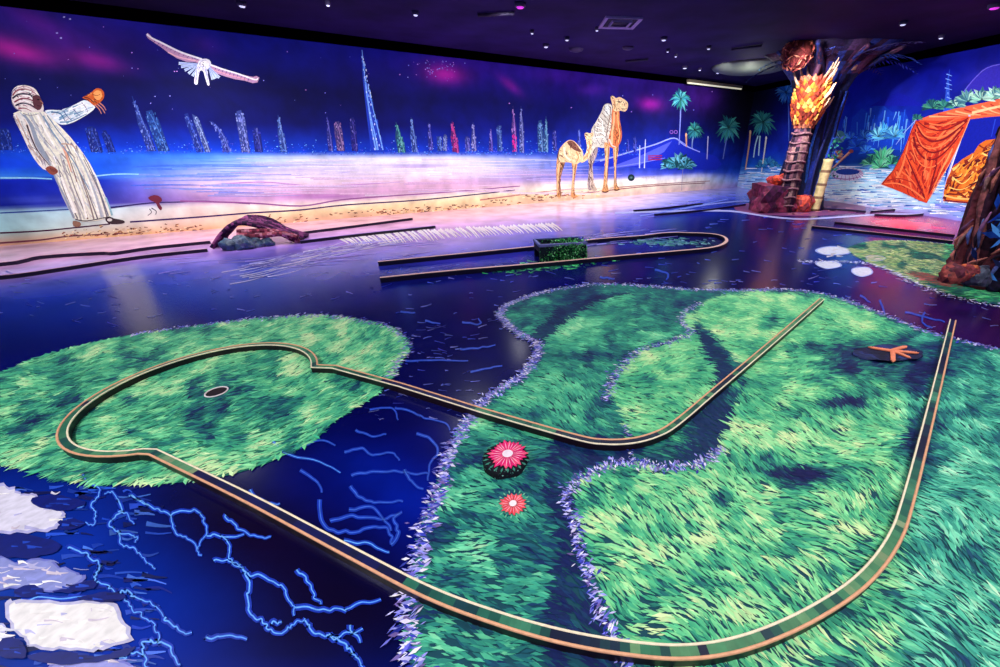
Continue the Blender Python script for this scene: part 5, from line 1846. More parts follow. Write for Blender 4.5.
p.line([(492, 522), (507, 508), (522, 522)], (60, 90, 90), 4, 4, 0)
done(p, 'painted_emblem', 'small dark round emblem painted on the sand right of the camels', 'emblem')
p = Paint(WL, 540, 85, 5.558, base=.006, step=.00002)
rr = random.Random(5)
for k in range(9):
    x = 566 + k * 9
    p.line([(x, 506), (x + rr.uniform(-1, 1), 522)], (176, 160, 150), 2.2, 2.2, 0)
    p.line([(x, 508 + 6 * rr.random()), (x + 6, 508 + 10 * rr.random())], (176, 160, 150), 2, 2, 0)
done(p, 'painted_lettering', 'faint illegible grey lettering beside the round emblem on the sand', 'lettering')
p = Paint(WL, base=.006, step=.0001)
for cx_ in (671.5, 675.8):
    p.line([(cx_ + 1.6 * math.cos(t), 132 + 1.6 * math.sin(t)) for t in [k * math.pi / 5 for k in range(11)]], (140, 90, 190), .7, .7, 0)
done(p, 'painted_ring_pair', 'tiny violet pair of rings painted left of the tallest palm stem', 'rings')
# small driftwood painted on the beach right of the man
p = Paint(WL, 0, 140, 4.765, base=.006, step=.0002)
p.poly([(705, 275), (735, 262), (765, 272), (772, 290), (758, 300), (772, 322), (765, 336), (750, 318), (742, 300), (722, 290)], (110, 40, 60), 2)
p.line([(712, 328), (722, 344), (704, 360)], (60, 50, 70), 4, 2)
p.line([(722, 324), (745, 340), (740, 356)], (70, 60, 80), 4, 2)
done(p, 'painted_driftwood', 'small red-brown driftwood painted on the beach right of the robed man', 'driftwood')

# ------------------------------------------------------------------ artwork on the right wall
TF = (820, 90, 5.133)
p = Paint(WR, base=.003, step=.00001)
rr = random.Random(21)
for k in range(1300):
    x = rr.uniform(735, 1010)
    y = rr.uniform(166, 222)
    if y > 190 + (x - 737) * .122:
        continue
    v = (y - 166) / 45
    c = jit(rr.choice([(245, 252, 255), (130, 195, 235), (70, 130, 210), (235, 245, 250), (40, 90, 180), (250, 245, 250)]), .1, rr)
    L = rr.uniform(5, 20)
    p.line([(x, y), (x + L, y + rr.uniform(-.4, 1.0))], c, rr.uniform(.4, 1.3), .2, 0)
done(p, 'painted_rippled_sand', 'pale blue and white rippled sand painted low on the right wall', 'sand ripples', kind='stuff')
p = Paint(WR, base=.0035, step=.0002)
p.poly([(848, 150), (852, 118), (862, 108), (868, 112), (874, 106), (884, 106), (892, 112), (905, 112), (912, 126), (925, 150)], (14, 60, 190))
for k in range(40):
    x = rr.uniform(820, 915)
    y0 = rr.uniform(108, 130)
    p.off = .006
    p.line([(x, y0), (x - rr.uniform(0, 4), y0 + rr.uniform(8, 26))], jit(rr.choice([(60, 140, 240), (30, 90, 220), (110, 180, 250)]), .15, rr), rr.uniform(.5, 1.8), .3, 0)
done(p, 'painted_cliff', 'glowing blue cliff painted behind the plants on the right wall', 'cliff')
p = Paint(WR, base=.0032, step=.0002)
p.poly([(870, 106), (884, 98), (898, 92), (912, 98), (925, 106)], (16, 24, 170))
p.poly([(960, 96), (975, 78), (990, 66), (1030, 60), (1060, 100)], (50, 40, 175))
p.line([(962, 94), (976, 77), (992, 66), (1030, 60)], (100, 90, 220), 1, 1)
done(p, 'painted_mountain', 'violet-blue mountain painted at the top right of the right wall', 'mountain')
p = Paint(WR, base=.005, step=.0002)
p.poly([(943, 112), (952, 112), (950, 98), (949, 80), (950, 68), (947, 80), (945, 98)], (40, 80, 210))
for k in range(8):
    p.line([(946 + rr.uniform(-2, 3), 74 + k * 4.6), (950 + rr.uniform(-2, 3), 76 + k * 4.6)], (130, 170, 250), 1, .5, 0)
done(p, 'painted_tower', 'blue pointed painted tower above the orange awning on the right wall', 'painted tower')
bush(WR, [(340, 250, 95), (300, 240, 70), (385, 240, 70)], 'big light blue agave painted left of the orange cloth', TF, [(90, 180, 235), (60, 150, 210), (130, 215, 240), (40, 110, 190)], 1.0, 'painted_agave', 16, .10)
bush(WR, [(190, 290, 60), (230, 250, 55), (160, 250, 45), (240, 320, 50)], 'curly blue plants painted left of the agave', TF, [(40, 110, 220), (70, 150, 235), (20, 70, 190)], 1.0, n=14)
bush(WR, [(320, 370, 95), (260, 380, 60), (370, 380, 60), (310, 400, 60)], 'dark green fern painted below the blue agave', TF, [(40, 120, 100), (70, 170, 120), (20, 80, 90), (110, 190, 150)], 1.0, 'painted_fern', 16, .1)
bush(WR, [(580, 95, 60), (640, 90, 50), (500, 150, 35)], 'dark green shrub painted above the left end of the orange awning', TF, [(40, 110, 110), (70, 150, 120), (20, 70, 90)], 1.0)
bush(WR, [(700, 85, 55), (760, 60, 75), (830, 50, 75), (900, 40, 70), (960, 30, 80)], 'pale green leafy shrubs painted above the right part of the orange awning', TF, [(90, 150, 160), (130, 190, 170), (50, 100, 120), (170, 210, 190)], .9)
bush(WR, [(80, 350, 40), (95, 330, 30)], 'small orange plant painted right of the bamboo post', TF, [(200, 130, 90), (230, 170, 120), (140, 80, 80)], 1.0, n=12)
p = Paint(WR, *TF, base=.007, step=.0002)
p.ell(102, 240, 28, 32, (70, 130, 140))
p.ell(96, 236, 8, 8, (30, 70, 100))
p.line([(85, 215), (100, 240), (120, 262)], (150, 200, 190), 4, 2)
done(p, 'painted_cactus', 'roundish pale green cactus painted above the orange plant', 'painted plant')
# ring boat
p = Paint(WR, *TF, base=.009, step=.0003)
p.ell(140, 432, 84, 34, (214, 214, 235))
p.ell(142, 420, 62, 16, (30, 60, 150))
for k in range(22):
    a_ = k * .285
    p.line([(140 + 84 * math.cos(a_), 432 + 34 * math.sin(a_)), (140 + 62 * math.cos(a_), 421 + 17 * math.sin(a_))], (170, 110, 170), 4, 2, 0)
p.line([(70, 450), (140, 458), (205, 446)], (150, 90, 160), 6, 3)
done(p, 'painted_round_basin', 'white and violet round basin painted low on the right wall by the tree column', 'basin')
p = Paint(WR, *TF, base=.0125, step=.0003)
p.line([(32, 438), (80, 388), (160, 312)], (226, 170, 140), 9, 12)
p.line([(34, 440), (84, 390), (160, 316)], (120, 60, 60), 3, 3)
p.ell(160, 314, 12, 9, (150, 70, 70))
done(p, 'painted_oar', 'tan wooden stick painted leaning over the round basin', 'stick')
# awning, hanging cloth, pole, bundle
tent = empty('painted_tent', WR(960, 190, .01), 'orange tent with a draped hanging cloth painted on the right wall', 'tent')
p = Paint(WR, *TF, base=.0078, step=.0002)
p.poly([(700, 170), (770, 120), (924, 90), (1000, 90), (1000, 420), (900, 480), (640, 470), (660, 330)], (6, 22, 150))
p.line([(900, 150), (880, 240)], (30, 60, 200), 6, 3, 0)
p.build('blue_interior', M_PAINT, tent)
p = Paint(WR, *TF, base=.0095, step=.0002)
p.poly([(505, 152), (560, 132), (630, 112), (700, 94), (780, 78), (860, 60), (924, 44), (1010, 24), (1010, 120), (924, 134), (850, 140), (780, 150), (700, 152), (600, 158), (520, 160)], (226, 96, 60))
for k in range(9):
    p.line([(560 + k * 45, 136 - k * 9), (640 + k * 42, 136 - k * 4), (720 + k * 35, 134 - k * 2)], [(250, 170, 120), (180, 50, 40), (240, 140, 90)][k % 3], 9, 3)
p.line([(780, 118), (850, 100), (924, 84), (1010, 64)], (250, 190, 140), 14, 10)
p.build('awning', M_PAINT, tent)
p = Paint(WR, *TF, base=.0125, step=.0002)
p.poly([(492, 158), (540, 156), (600, 158), (700, 152), (768, 134), (772, 150), (745, 205), (715, 275), (680, 345), (655, 395), (625, 440), (590, 500), (566, 545), (548, 580), (520, 572), (470, 548), (420, 525), (370, 505), (312, 484), (340, 450),
        (380, 405), (420, 330), (445, 270), (470, 200)], (206, 62, 34))
hatch(p, [(492, 158), (600, 158), (768, 134), (745, 205), (680, 345), (590, 500), (548, 580), (470, 548), (312, 484), (380, 405), (445, 270)], [(226, 84, 44), (170, 34, 26), (240, 112, 66), (140, 22, 26), (196, 52, 30)], 200, lambda x, y: (.35 if x < 590 else -.45) if y < 300 else (1.2 if x < 500 else 1.95), 60, 14, 9, .2, .2)
RD, RL, RO = (120, 16, 26), (245, 120, 70), (226, 84, 40)
for pts, c, a_, b_ in [
    ([(495, 175), (520, 225), (570, 262), (640, 250), (700, 205), (755, 155)], RD, 9, 12), ([(488, 200), (510, 270), (560, 318), (620, 310), (680, 260), (735, 190)], RD, 8, 10), ([(500, 160), (560, 200), (640, 205), (700, 180), (760, 145)], RD, 5, 8),
    ([(480, 240), (500, 310), (545, 355), (600, 350), (660, 300), (715, 235)], RD, 12, 6), ([(505, 185), (540, 235), (600, 245), (660, 225), (740, 165)], RL, 6, 8), ([(492, 215), (525, 285), (575, 300), (640, 275), (720, 200)], RL, 6, 7),
    ([(470, 270), (490, 340), (530, 390), (590, 390), (650, 330)], RL, 5, 5), ([(560, 172), (620, 180), (700, 166)], RL, 7, 4), ([(455, 260), (440, 330), (420, 400), (390, 460)], RL, 6, 12), ([(440, 330), (470, 400), (500, 470), (540, 560)], RD, 5, 12),
    ([(470, 360), (500, 430), (530, 500), (548, 570)], RO, 10, 8), ([(600, 380), (580, 450), (560, 530)], RD, 7, 10), ([(640, 370), (610, 440), (575, 520)], RL, 7, 5), ([(330, 480), (400, 480), (470, 510), (535, 560)], RL, 6, 8),
    ([(345, 465), (410, 455), (480, 480), (530, 530)], (160, 30, 30), 6, 4), ([(420, 420), (460, 450), (500, 500)], (240, 110, 60), 8, 4), ([(680, 300), (650, 360), (610, 440)], (250, 150, 90), 6, 5), ([(540, 330), (545, 380), (530, 440)], RL, 8, 4),
    ([(575, 360), (565, 420), (550, 500)], (235, 100, 50), 8, 5), ([(495, 160), (470, 210), (440, 290), (380, 405), (320, 482)], (90, 14, 30), 3, 3), ([(770, 145), (715, 275), (655, 395), (560, 560)], (250, 160, 110), 4, 3)]:
    p.line(pts, c, a_, b_)
o = p.build('hanging_cloth', M_PAINT, tent)
o['label'] = 'red-orange draped cloth'
p = Paint(WR, *TF, base=.0115, step=.0002)
p.line([(768, 130), (720, 260), (660, 430), (630, 560), (622, 590)], (150, 170, 235), 10, 12)
p.line([(770, 130), (722, 260), (664, 430), (634, 560)], (235, 225, 240), 3, 4)
p.line([(494, 152), (440, 210), (390, 280)], (150, 170, 220), 4, 3, 0)
p.build('tent_pole', M_PAINT, tent)
p = Paint(WR, *TF, base=.0135, step=.0002)
p.poly([(632, 570), (636, 520), (650, 460), (680, 400), (730, 355), (790, 320), (815, 280), (850, 258), (910, 250), (960, 300), (980, 450), (960, 560), (900, 590), (800, 585)], (200, 100, 30))
hatch(p, [(632, 570), (650, 460), (680, 400), (730, 355), (790, 320), (815, 280), (850, 258), (910, 250), (960, 300), (980, 450), (960, 560), (900, 590), (800, 585)], [(240, 150, 50), (120, 34, 24), (84, 18, 26), (250, 190, 100), (220, 120, 40), (170, 70, 30)], 190, lambda x, y: -.75 + (y > 500) * .6, 70, 17, 10, .35, .25)
for k in range(14):
    x, y = rr.uniform(655, 930), rr.uniform(290, 560)
    if y < 660 - (x - 500) * .95 - 20 or x < 700:
        continue
    s1 = rr.uniform(25, 60)
    p.line([(x - s1, y + rr.uniform(-10, 10)), (x, y + rr.uniform(10, 30)), (x + s1, y - rr.uniform(5, 25))], rr.choice([(250, 170, 60), (140, 40, 24), (90, 20, 26), (240, 140, 50), (255, 200, 110)]), rr.uniform(4, 11), 2)
p.line([(636, 540), (700, 556), (790, 560), (900, 560)], (250, 180, 100), 9, 9)
p.line([(640, 566), (720, 575), (900, 590)], (110, 20, 50), 8, 8)
p.line([(815, 282), (850, 300), (890, 280)], (120, 30, 20), 8, 5)
done(p, 'painted_cloth_bundle', 'heap of folded golden orange cloth painted beside the rocky tree', 'cloth bundle')
p = Paint(WR, base=.0045, step=.0003)
p.line([(935, 206), (1000, 214), (1060, 222)], (120, 130, 220), 5, 6)
done(p, 'painted_sand_edge', 'pale blue painted edge under the cloth bundle on the right wall', 'sand edge')

# ------------------------------------------------------------------ tree column with palm stump (centre right)
tc0 = Vector((5.95, 10.35, 0))
root = empty('tree_column', tc0, 'thick dark blue artificial tree column reaching the ceiling, behind the red boulder', 'artificial tree')
b = MB()
nseg = 26
hs = [0, .12, .35, .7, 1.1, 1.6, 2.1, 2.5, 2.8, 3.0, 3.15, 3.3]
rs = [.66, .58, .53, .5, .47, .45, .45, .48, .58, .74, .92, 1.15]
rr = random.Random(31)
ph = [rr.uniform(0, 6.28) for _ in range(4)]


def flute(k, j):
    a_ = 2 * math.pi * j / 40
    return 1 + .10 * math.sin(5 * a_ + ph[0] + hs[k] * .5) + .06 * math.sin(9 * a_ + ph[1] - hs[k] * .8) + .03 * math.sin(17 * a_)


def flc(k, j):
    a_ = 2 * math.pi * j / 40
    v = math.sin(9 * a_ + ph[1] - hs[k] * .8) + .6 * math.sin(17 * a_ + k)
    if hs[k] > 2.6:
        return jit(rr.choice([(50, 26, 60), (70, 34, 70), (30, 16, 50), (30, 40, 110)]), .15, rr)
    return jit((14, 30, 110) if v > .5 else ((22, 60, 150) if v > .2 and j % 3 == 0 else (8, 14, 56)), .2, rr)


b.tube([tc0 + Vector((.05 * math.sin(h * 1.5), .0, h)) for h in hs], rs, (20, 20, 60), 40, cfn=flc, rfn=flute)
b.build('trunk', M_BARK, root)
# limbs under the ceiling
rr = random.Random(41)
for k, (dx, dy, r0, le) in enumerate([(1.1, -.1, .13, 1), (.8, -.8, .12, 1), (-1.0, -.2, .1, 1), (-.9, -1.1, .12, 1), (.1, -.9, .12, 1), (.9, .7, .1, 1)]):
    b = MB()
    P0 = tc0 + Vector((dx * .15, dy * .15, 2.25))
    P1 = tc0 + Vector((dx * .45, dy * .45, 2.8))
    P2 = tc0 + Vector((dx * .8, dy * .8, 3.05))
    P3 = tc0 + Vector((dx * 1.15, dy * 1.15, 3.22))
    b.tube([Vector(q) for q in smooth_line([P0, P1, P2, P3], 5)], [r0 * (1 - .045 * i) for i in range(16)], (50, 24, 50), 10, cfn=lambda k_, j_: jit(rr.choice([(52, 24, 54), (26, 20, 60), (80, 40, 70), (20, 30, 90)]), .15, rr))
    b.build('limb', M_BARK, root)
# hanging vines
for k in range(7):
    b = MB()
    a_ = -2.6 + k * .38
    q = [tc0 + Vector(((rr.uniform(.44, .5) + .06 * (h > 2)) * math.cos(a_ + .15 * math.sin(h * 2 + k)), .52 * math.sin(a_ + .15 * math.sin(h * 2 + k)), h)) for h in [.0, .5, 1.0, 1.5, 2.0, 2.5]]
    b.tube([Vector(v) for v in smooth_line(q, 4)], .028, [(30, 60, 160), (60, 40, 70), (40, 90, 190), (24, 30, 90)][k % 4], 6)
    b.build('vine', M_BARK, root)

# cut palm trunk fixed on the front of the column: pineapple-like bark head
pc = Vector((5.36, 9.68, 0))
root = empty('palm_stump', pc, 'brown palm trunk with an orange pineapple-like bark head, in front of the tree column', 'palm trunk')
b = MB()
rr = random.Random(51)
hh_ = [0, .35, .7, 1.05, 1.4, 1.7, 1.88]
b.tube([pc + Vector((0, 0, h)) for h in hh_], [.2, .19, .17, .19, .2, .17, .15], (90, 60, 80), 16, cfn=lambda k, j: jit(rr.choice([(110, 70, 84), (80, 50, 70), (150, 110, 110), (40, 24, 50)]), .15, rr), rfn=lambda k, j: 1 + .06 * math.sin(j * 2.4 + k))
for h in [.15, .34, .53, .72, .91, 1.1, 1.29, 1.48, 1.66]:
    b.tube([pc + Vector((.195 * math.cos(t), .195 * math.sin(t), h + .015 * math.sin(t * 3))) for t in [k * math.pi / 10 for k in range(21)]], .022, (130, 90, 100), 6, caps=False)
b.build('trunk', M_BARK, root)
b = MB()
prof = [(1.78, .15), (1.86, .2), (2.0, .27), (2.2, .31), (2.42, .31), (2.6, .26), (2.72, .2)]
b.tube([pc + Vector((0, 0, h)) for h, _ in prof], [q for _, q in prof], (150, 60, 40), 18)
for i in range(13):
    h = 1.8 + i * .072
    R_ = np.interp(h, [q[0] for q in prof], [q[1] for q in prof])
    for k in range(15):
        a_ = 2 * math.pi * (k + .5 * (i % 2)) / 15
        o_ = Vector((math.cos(a_), math.sin(a_), 0))
        s1 = Vector((-o_.y, o_.x, 0))
        q = pc + o_ * (R_ * .96) + Vector((0, 0, h))
        up = Vector((0, 0, 1))
        cc_ = jit(rr.choice([(235, 140, 50), (205, 95, 34), (240, 175, 90), (150, 56, 34), (120, 40, 30)] if 1.86 < h < 2.66 else [(150, 60, 50), (190, 110, 80)]), .1, rr)
        tip = q + o_ * .075 + up * .09
        b.mesh([q - s1 * .065, q - up * .035 + o_ * .03, q + s1 * .065, q + up * .07, tip], [(0, 1, 4), (1, 2, 4), (2, 3, 4), (3, 0, 4)], cc_)
b.build('bark_scales', M_BARK, root)['label'] = 'orange overlapping bark scales'
b = MB()
for k in range(34):
    a_ = rr.uniform(0, 6.28)
    o_ = Vector((math.cos(a_), math.sin(a_), 0))
    h = rr.uniform(2.0, 2.74)
    q = pc + o_ * np.interp(h, [q[0] for q in prof], [q[1] for q in prof]) * .95 + Vector((0, 0, h))
    if h < 2.5 and math.cos(a_) < .2:
        continue
    L = rr.uniform(.18, .36)
    b.tube([q, q + o_ * L * .4 + Vector((0, 0, L * .5)), q + o_ * L * .6 + Vector((0, 0, L))], [.03, .022, .008], jit((215, 170, 140), .15, rr), 6)
b.build('leaf_stubs', M_BARK, root)['label'] = 'pale cut leaf stubs'

# round stump ball at the ceiling
bc = at(797, 54, 9.6)
root = empty('bark_ball', bc, 'round rust-coloured bark ball hanging just under the ceiling, left of the tree column', 'bark ball')
b = MB()
rr = random.Random(61)
b.tube([bc + Vector((0, 0, -.27)), bc + Vector((0, 0, -.2)), bc, bc + Vector((0, 0, .2)), bc + Vector((0, 0, .27))], [.08, .2, .28, .2, .08], (110, 40, 40), 16)
for k in range(150):
    v = Vector((rr.gauss(0, 1), rr.gauss(0, 1), rr.gauss(0, 1))).normalized()
    t = v.cross(Vector((0, 0, 1))).normalized() if abs(v.z) < .95 else Vector((1, 0, 0))
    u = v.cross(t)
    an = rr.uniform(0, 3.1)
    dr = t * math.cos(an) + u * math.sin(an)
    q = bc + v * .27
    b.tube([q - dr * .07, q + v * .03, q + dr * .07], [.005, .017, .005], jit(rr.choice([(200, 100, 80), (150, 60, 60), (230, 150, 120), (90, 30, 50)]), .1, rr), 5)
b.build('bark', M_BARK, root)
b = MB()
b.tube([Vector(v) for v in smooth_line([bc + Vector((.2, 0, 0)), bc + Vector((.42, 0, .05)), bc + Vector((.5, 0, -.2)), bc + Vector((.46, 0, -.4))], 4)], .05, (70, 36, 60), 8)
b.tube([bc + Vector((0, 0, .2)), Vector((bc.x + .1, bc.y + .1, CEIL))], .05, (50, 24, 50), 8)
b.build('branch', M_BARK, root)
# tan bracket shape on right limb
tb = at(861, 56, 9.8)
b = MB()
b.tube([tb + Vector((-.09, 0, -.25)), tb + Vector((-.1, 0, -.1)), tb + Vector((0, 0, .06)), tb + Vector((.12, 0, .16)), tb + Vector((.2, 0, .3))], [.05, .1, .12, .09, .04], (150, 110, 100), 10)
tag(b.build('cut_branch', M_BARK, loc=tb), 'tan cut branch stub among blue leaves under the ceiling, right of the tree column', 'branch')


def frond(mb, p0, dr, L, c, seed, droop=.3, wl=.13, n=14):
    rr_ = random.Random(seed)
    dr = Vector(dr).normalized()
    sd = dr.cross(Vector((0, 0, 1))).normalized()
    pts = []
    for k in range(n + 1):
        t = k / n
        z_lim = p0 + dr * L * t + Vector((0, 0, .1 * math.sin(t * 2.5) - droop * t * t))
        z_lim.z = min(z_lim.z, CEIL - .03)
        pts.append(z_lim)
    mb.tube(pts, [.012 * (1 - .7 * k / n) for k in range(n + 1)], tuple(v * .6 for v in c), 5)
    for k in range(1, n + 1):
        for s1 in (-1, 1):
            l_ = wl * 2.2 * math.sin(math.pi * min(.97, .12 + .85 * k / n)) + .03
            d_ = (sd * s1 + dr * .7 + Vector((0, 0, -.35 + rr_.uniform(-.15, .15)))).normalized()
            wv = d_.cross(Vector((0, 0, 1))).normalized() * .018
            q = pts[k]
            e = q + d_ * l_
            e.z = min(e.z, CEIL - .02)
            m_ = (q + e) / 2
            mb.face([q, m_ + wv, e, m_ - wv], jit(c, .25, rr_))


k = 0
for (ax_, ay_, L, c, dz, lab) in [
    (-1, -.35, 1.3, (40, 90, 130), .25, 'long bluish palm frond reaching left under the ceiling from the tree column'),
    (-1, .15, 1.1, (40, 60, 110), .35, 'shorter dim palm frond left of the bark ball'),
    (-.55, -1, 1.5, (50, 70, 170), .1, 'blue palm frond coming forward and left from the top of the tree column'),
    (.1, -1, 1.7, (60, 50, 120), .1, 'violet palm frond coming forward from the top of the tree column'),
    (.75, -.9, 1.0, (40, 70, 180), .25, 'blue palm frond reaching forward and right from the tree column'),
    (1, -.35, 1.1, (40, 60, 190), .3, 'bright blue palm frond reaching right from the tree column'),
    (1, .2, .9, (60, 50, 130), .2, 'dim violet palm frond farthest right behind the tree column')]:
    b = MB()
    p0 = tc0 + Vector((ax_ * .55, ay_ * .55, 3.05))
    frond(b, p0, (ax_, ay_, 0.0), L, c, 70 + k, dz)
    tag(b.build('palm_frond', M_PAINT, loc=p0), lab, 'palm frond', 'palm fronds at the top of the tree column')
    k += 1

# bamboo posts and boulders at its base
def bamboo(p0, h, R_, lean, label, seed):
    root = empty('bamboo_post', p0, label, 'bamboo post')
    rr_ = random.Random(seed)
    b = MB()
    N_ = int(h / .055)
    pts = [p0 + Vector((lean[0] * t / N_, lean[1] * t / N_, h * t / N_)) for t in range(N_ + 1)]
    b.tube(pts, [R_ * (1.08 if t % 5 == 0 else 1) for t in range(N_ + 1)], (190, 170, 120), 14, cfn=lambda k_, j_: jit((120, 90, 70) if k_ % 5 == 0 else (198, 178, 128), .08, rr_))
    cn_o = b.build('cane', M_PLAIN, root)
    b = MB()
    top_ = pts[-1]
    b.tube([top_ - Vector((0, 0, .02)), top_ + Vector((0, 0, .012))], [R_ * .8, R_ * .8], (90, 60, 50), 12)
    b.build('cut_end', M_PLAIN, cn_o)


bamboo(F(814, 211), 1.15, .10, (.02, 0), 'pale bamboo post standing right of the tree column', 1)
bamboo(F(787, 204), .95, .09, (0, 0), 'dim bamboo post standing behind the stacked orange rocks, left of the palm trunk', 2)
q = F(775, 212.5)
rock('boulder', (q.x, q.y + .3, 0), .52, .42, .43, (120, 40, 70), 3, 'large blocky red-purple boulder at the foot of the tree column', 'boulder', .15, c2=(70, 20, 60), blocky=.9)
q = at(786, 178, 9.8)
rock('boulder', (q.x - .02, 9.95, .52), .27, .25, .2, (225, 80, 50), 7, 'orange-red rock stacked above and behind the large blocky boulder', 'boulder', .3, c2=(160, 50, 50), blocky=.5)
rock('boulder', (q.x + .02, 10.05, 0), .3, .28, .34, (140, 40, 50), 17, 'dark red rock wedged behind the large blocky boulder, under the orange rock', 'boulder', .1, c2=(90, 30, 50), blocky=.6)
q = F(802, 212)
rock('boulder', (q.x + .02, q.y + .12, 0), .24, .22, .26, (215, 80, 60), 9, 'orange-red rock on the floor between the large boulder and the bamboo post', 'boulder', .6, c2=(140, 50, 60), blocky=.7)

# leafy vine clump on column's right side
b = MB()
rr = random.Random(90)
vb = tc0 + Vector((.35, -.5, 0))
for k in range(120):
    q = vb + Vector((rr.gauss(.0, .09), rr.gauss(0, .05), rr.uniform(.75, 1.6)))
    a_ = Vector((rr.uniform(-1, 1), rr.uniform(-1, 1), rr.uniform(-1, 1))).normalized()
    b_ = a_.cross(Vector((rr.uniform(-1, 1), rr.uniform(-1, 1), rr.uniform(-1, 1)))).normalized()
    s1 = rr.uniform(.03, .07)
    b.face([q - a_ * s1, q + b_ * s1 * .4, q + a_ * s1, q - b_ * s1 * .4], jit(rr.choice([(30, 110, 90), (50, 80, 170), (60, 150, 120)]), .2, rr))
tag(b.build('creeper', M_PAINT, loc=vb), 'green and blue creeper leaves on the right side of the tree column', 'creeper')

# ------------------------------------------------------------------ rocky tree at the right edge
rt = Vector((4.97, 4.2, 0))
root = empty('rocky_tree', rt, 'big purple-brown artificial tree trunk cut off by the right edge of the picture', 'artificial tree')
rr = random.Random(101)
b = MB()
hs = [0, .15, .4, .8, 1.2, 1.7, 2.2, 2.7, 3.3]
rs2 = [.38, .41, .45, .49, .51, .52, .52, .54, .6]
ph2 = [rr.uniform(0, 6) for _ in range(5)]


def fl2(k, j):
    a_ = 2 * math.pi * j / 44
    return 1 + .09 * math.sin(6 * a_ + ph2[0] + hs[k]) + .06 * math.sin(11 * a_ + ph2[1] - 1.5 * hs[k]) + rr.uniform(-.02, .02)


b.tube([rt + Vector((.02 * math.sin(h * 2), 0, h)) for h in hs], rs2, (40, 16, 36), 44, cfn=lambda k, j: jit(rr.choice([(50, 20, 40), (36, 14, 40), (70, 30, 44), (20, 10, 30)]), .15, rr), rfn=fl2)
b.build('trunk', M_BARK, root)
for k in range(16):
    b = MB()
    a_ = -3.5 + k * .24
    cset = [(120, 52, 62), (60, 26, 48), (150, 84, 84), (90, 34, 46), (40, 20, 60)]
    tw = rr.uniform(-.35, .35)
    q = [rt + Vector((R_ * math.cos(a_ + tw * h), R_ * math.sin(a_ + tw * h), h)) for h, R_ in [(.02, .40), (.2, .42), (.5, .47), (.9, .51), (1.4, .53), (1.9, .54), (2.4, .54), (2.9, .56), (3.25, .62)]]
    q = [v + Vector((rr.uniform(-.02, .02), rr.uniform(-.02, .02), 0)) for v in q]
    ps = [Vector(v) for v in smooth_line(q, 5)]
    r0 = rr.uniform(.035, .065)
    b.tube(ps, [r0 * (1.5 - .9 * min(1, i / 18)) * (1 + .15 * math.sin(i * 1.7 + k)) for i in range(len(ps))], cset[k % 5], 8, cfn=lambda k_, j_: jit(cset[(k + (j_ > 4)) % 5], .08, rr))
    b.build('root', M_BARK, root)
b = MB()
for k in range(150):
    a_ = rr.uniform(-3.6, -.1)
    h = rr.uniform(.25, 1.9)
    R_ = .50 + .05 * min(1, h)
    q = rt + Vector((R_ * math.cos(a_), R_ * math.sin(a_), h))
    L = rr.uniform(.06, .18)
    an = rr.uniform(-.5, .9)
    s1 = Vector((-math.sin(a_), math.cos(a_), 0)) * math.sin(an) + Vector((0, 0, math.cos(an)))
    b.tube([q - s1 * L, q + Vector((math.cos(a_), math.sin(a_), 0)) * .02, q + s1 * L], [.006, .02, .006], jit(rr.choice([(190, 110, 100), (220, 160, 150), (130, 80, 120), (40, 16, 40), (90, 100, 170)]), .15, rr), 5)
b.build('bark_strips', M_BARK, root)['label'] = 'pale pinkish bark strips'
for (px_, py_, dh, s_, c, c2, lb) in [
    (962, 273, 0, .15, (110, 40, 58), (70, 22, 44), 'reddish rock at the left foot of the rocky tree'),
    (978, 276, 0, .14, (150, 72, 90), (84, 28, 50), 'dusky pink rock in the middle of the foot of the rocky tree'),
    (996, 282, 0, .13, (50, 34, 54), (80, 50, 70), 'dark rock at the right edge at the foot of the rocky tree'),
    (966, 262, .18, .12, (150, 64, 60), (90, 34, 50), 'reddish brown rock resting above the reddish one on the rocky tree'),
    (980, 262, .21, .10, (200, 96, 56), (120, 40, 50), 'small orange rock leaning on the trunk of the rocky tree'),
    (992, 258, .16, .13, (70, 74, 92), (44, 44, 66), 'grey rock on the right side of the foot of the rocky tree'),
    (952, 276, 0, .09, (60, 24, 44), (90, 40, 50), 'smallest dark rock farthest left at the foot of the rocky tree')]:
    if dh:
        q = at(px_, py_ - 18, rt.y - .45)
        rock('rock', (q.x, rt.y - .46, dh), s_, s_ * .8, s_, c, int(px_ * 3), lb, c2=c2)
    else:
        q = F(px_, py_)
        rock('rock', (q.x, q.y + .05, 0), s_, s_ * .8, s_ * .95, c, int(px_ * 3), lb, c2=c2)
b = MB()
lv = at(1003, 228, rt.y - .5)
for k in range(60):
    q = lv + Vector((rr.gauss(0.06, .1), rr.gauss(0, .05), rr.gauss(0, .2)))
    a_ = Vector((rr.uniform(-.4, 1), rr.uniform(-.5, .5), rr.uniform(-1, 1))).normalized()
    b_ = a_.cross(Vector((0, 1, .2))).normalized()
    s1 = rr.uniform(.05, .12)
    b.face([q - a_ * s1, q + b_ * s1 * .3, q + a_ * s1, q - b_ * s1 * .3], jit(rr.choice([(30, 80, 190), (14, 40, 120), (70, 140, 220), (10, 20, 70)]), .2, rr))
tag(b.build('creeper', M_PAINT, loc=lv), 'blue leaves hanging on the rocky tree at the right edge of the picture', 'creeper')

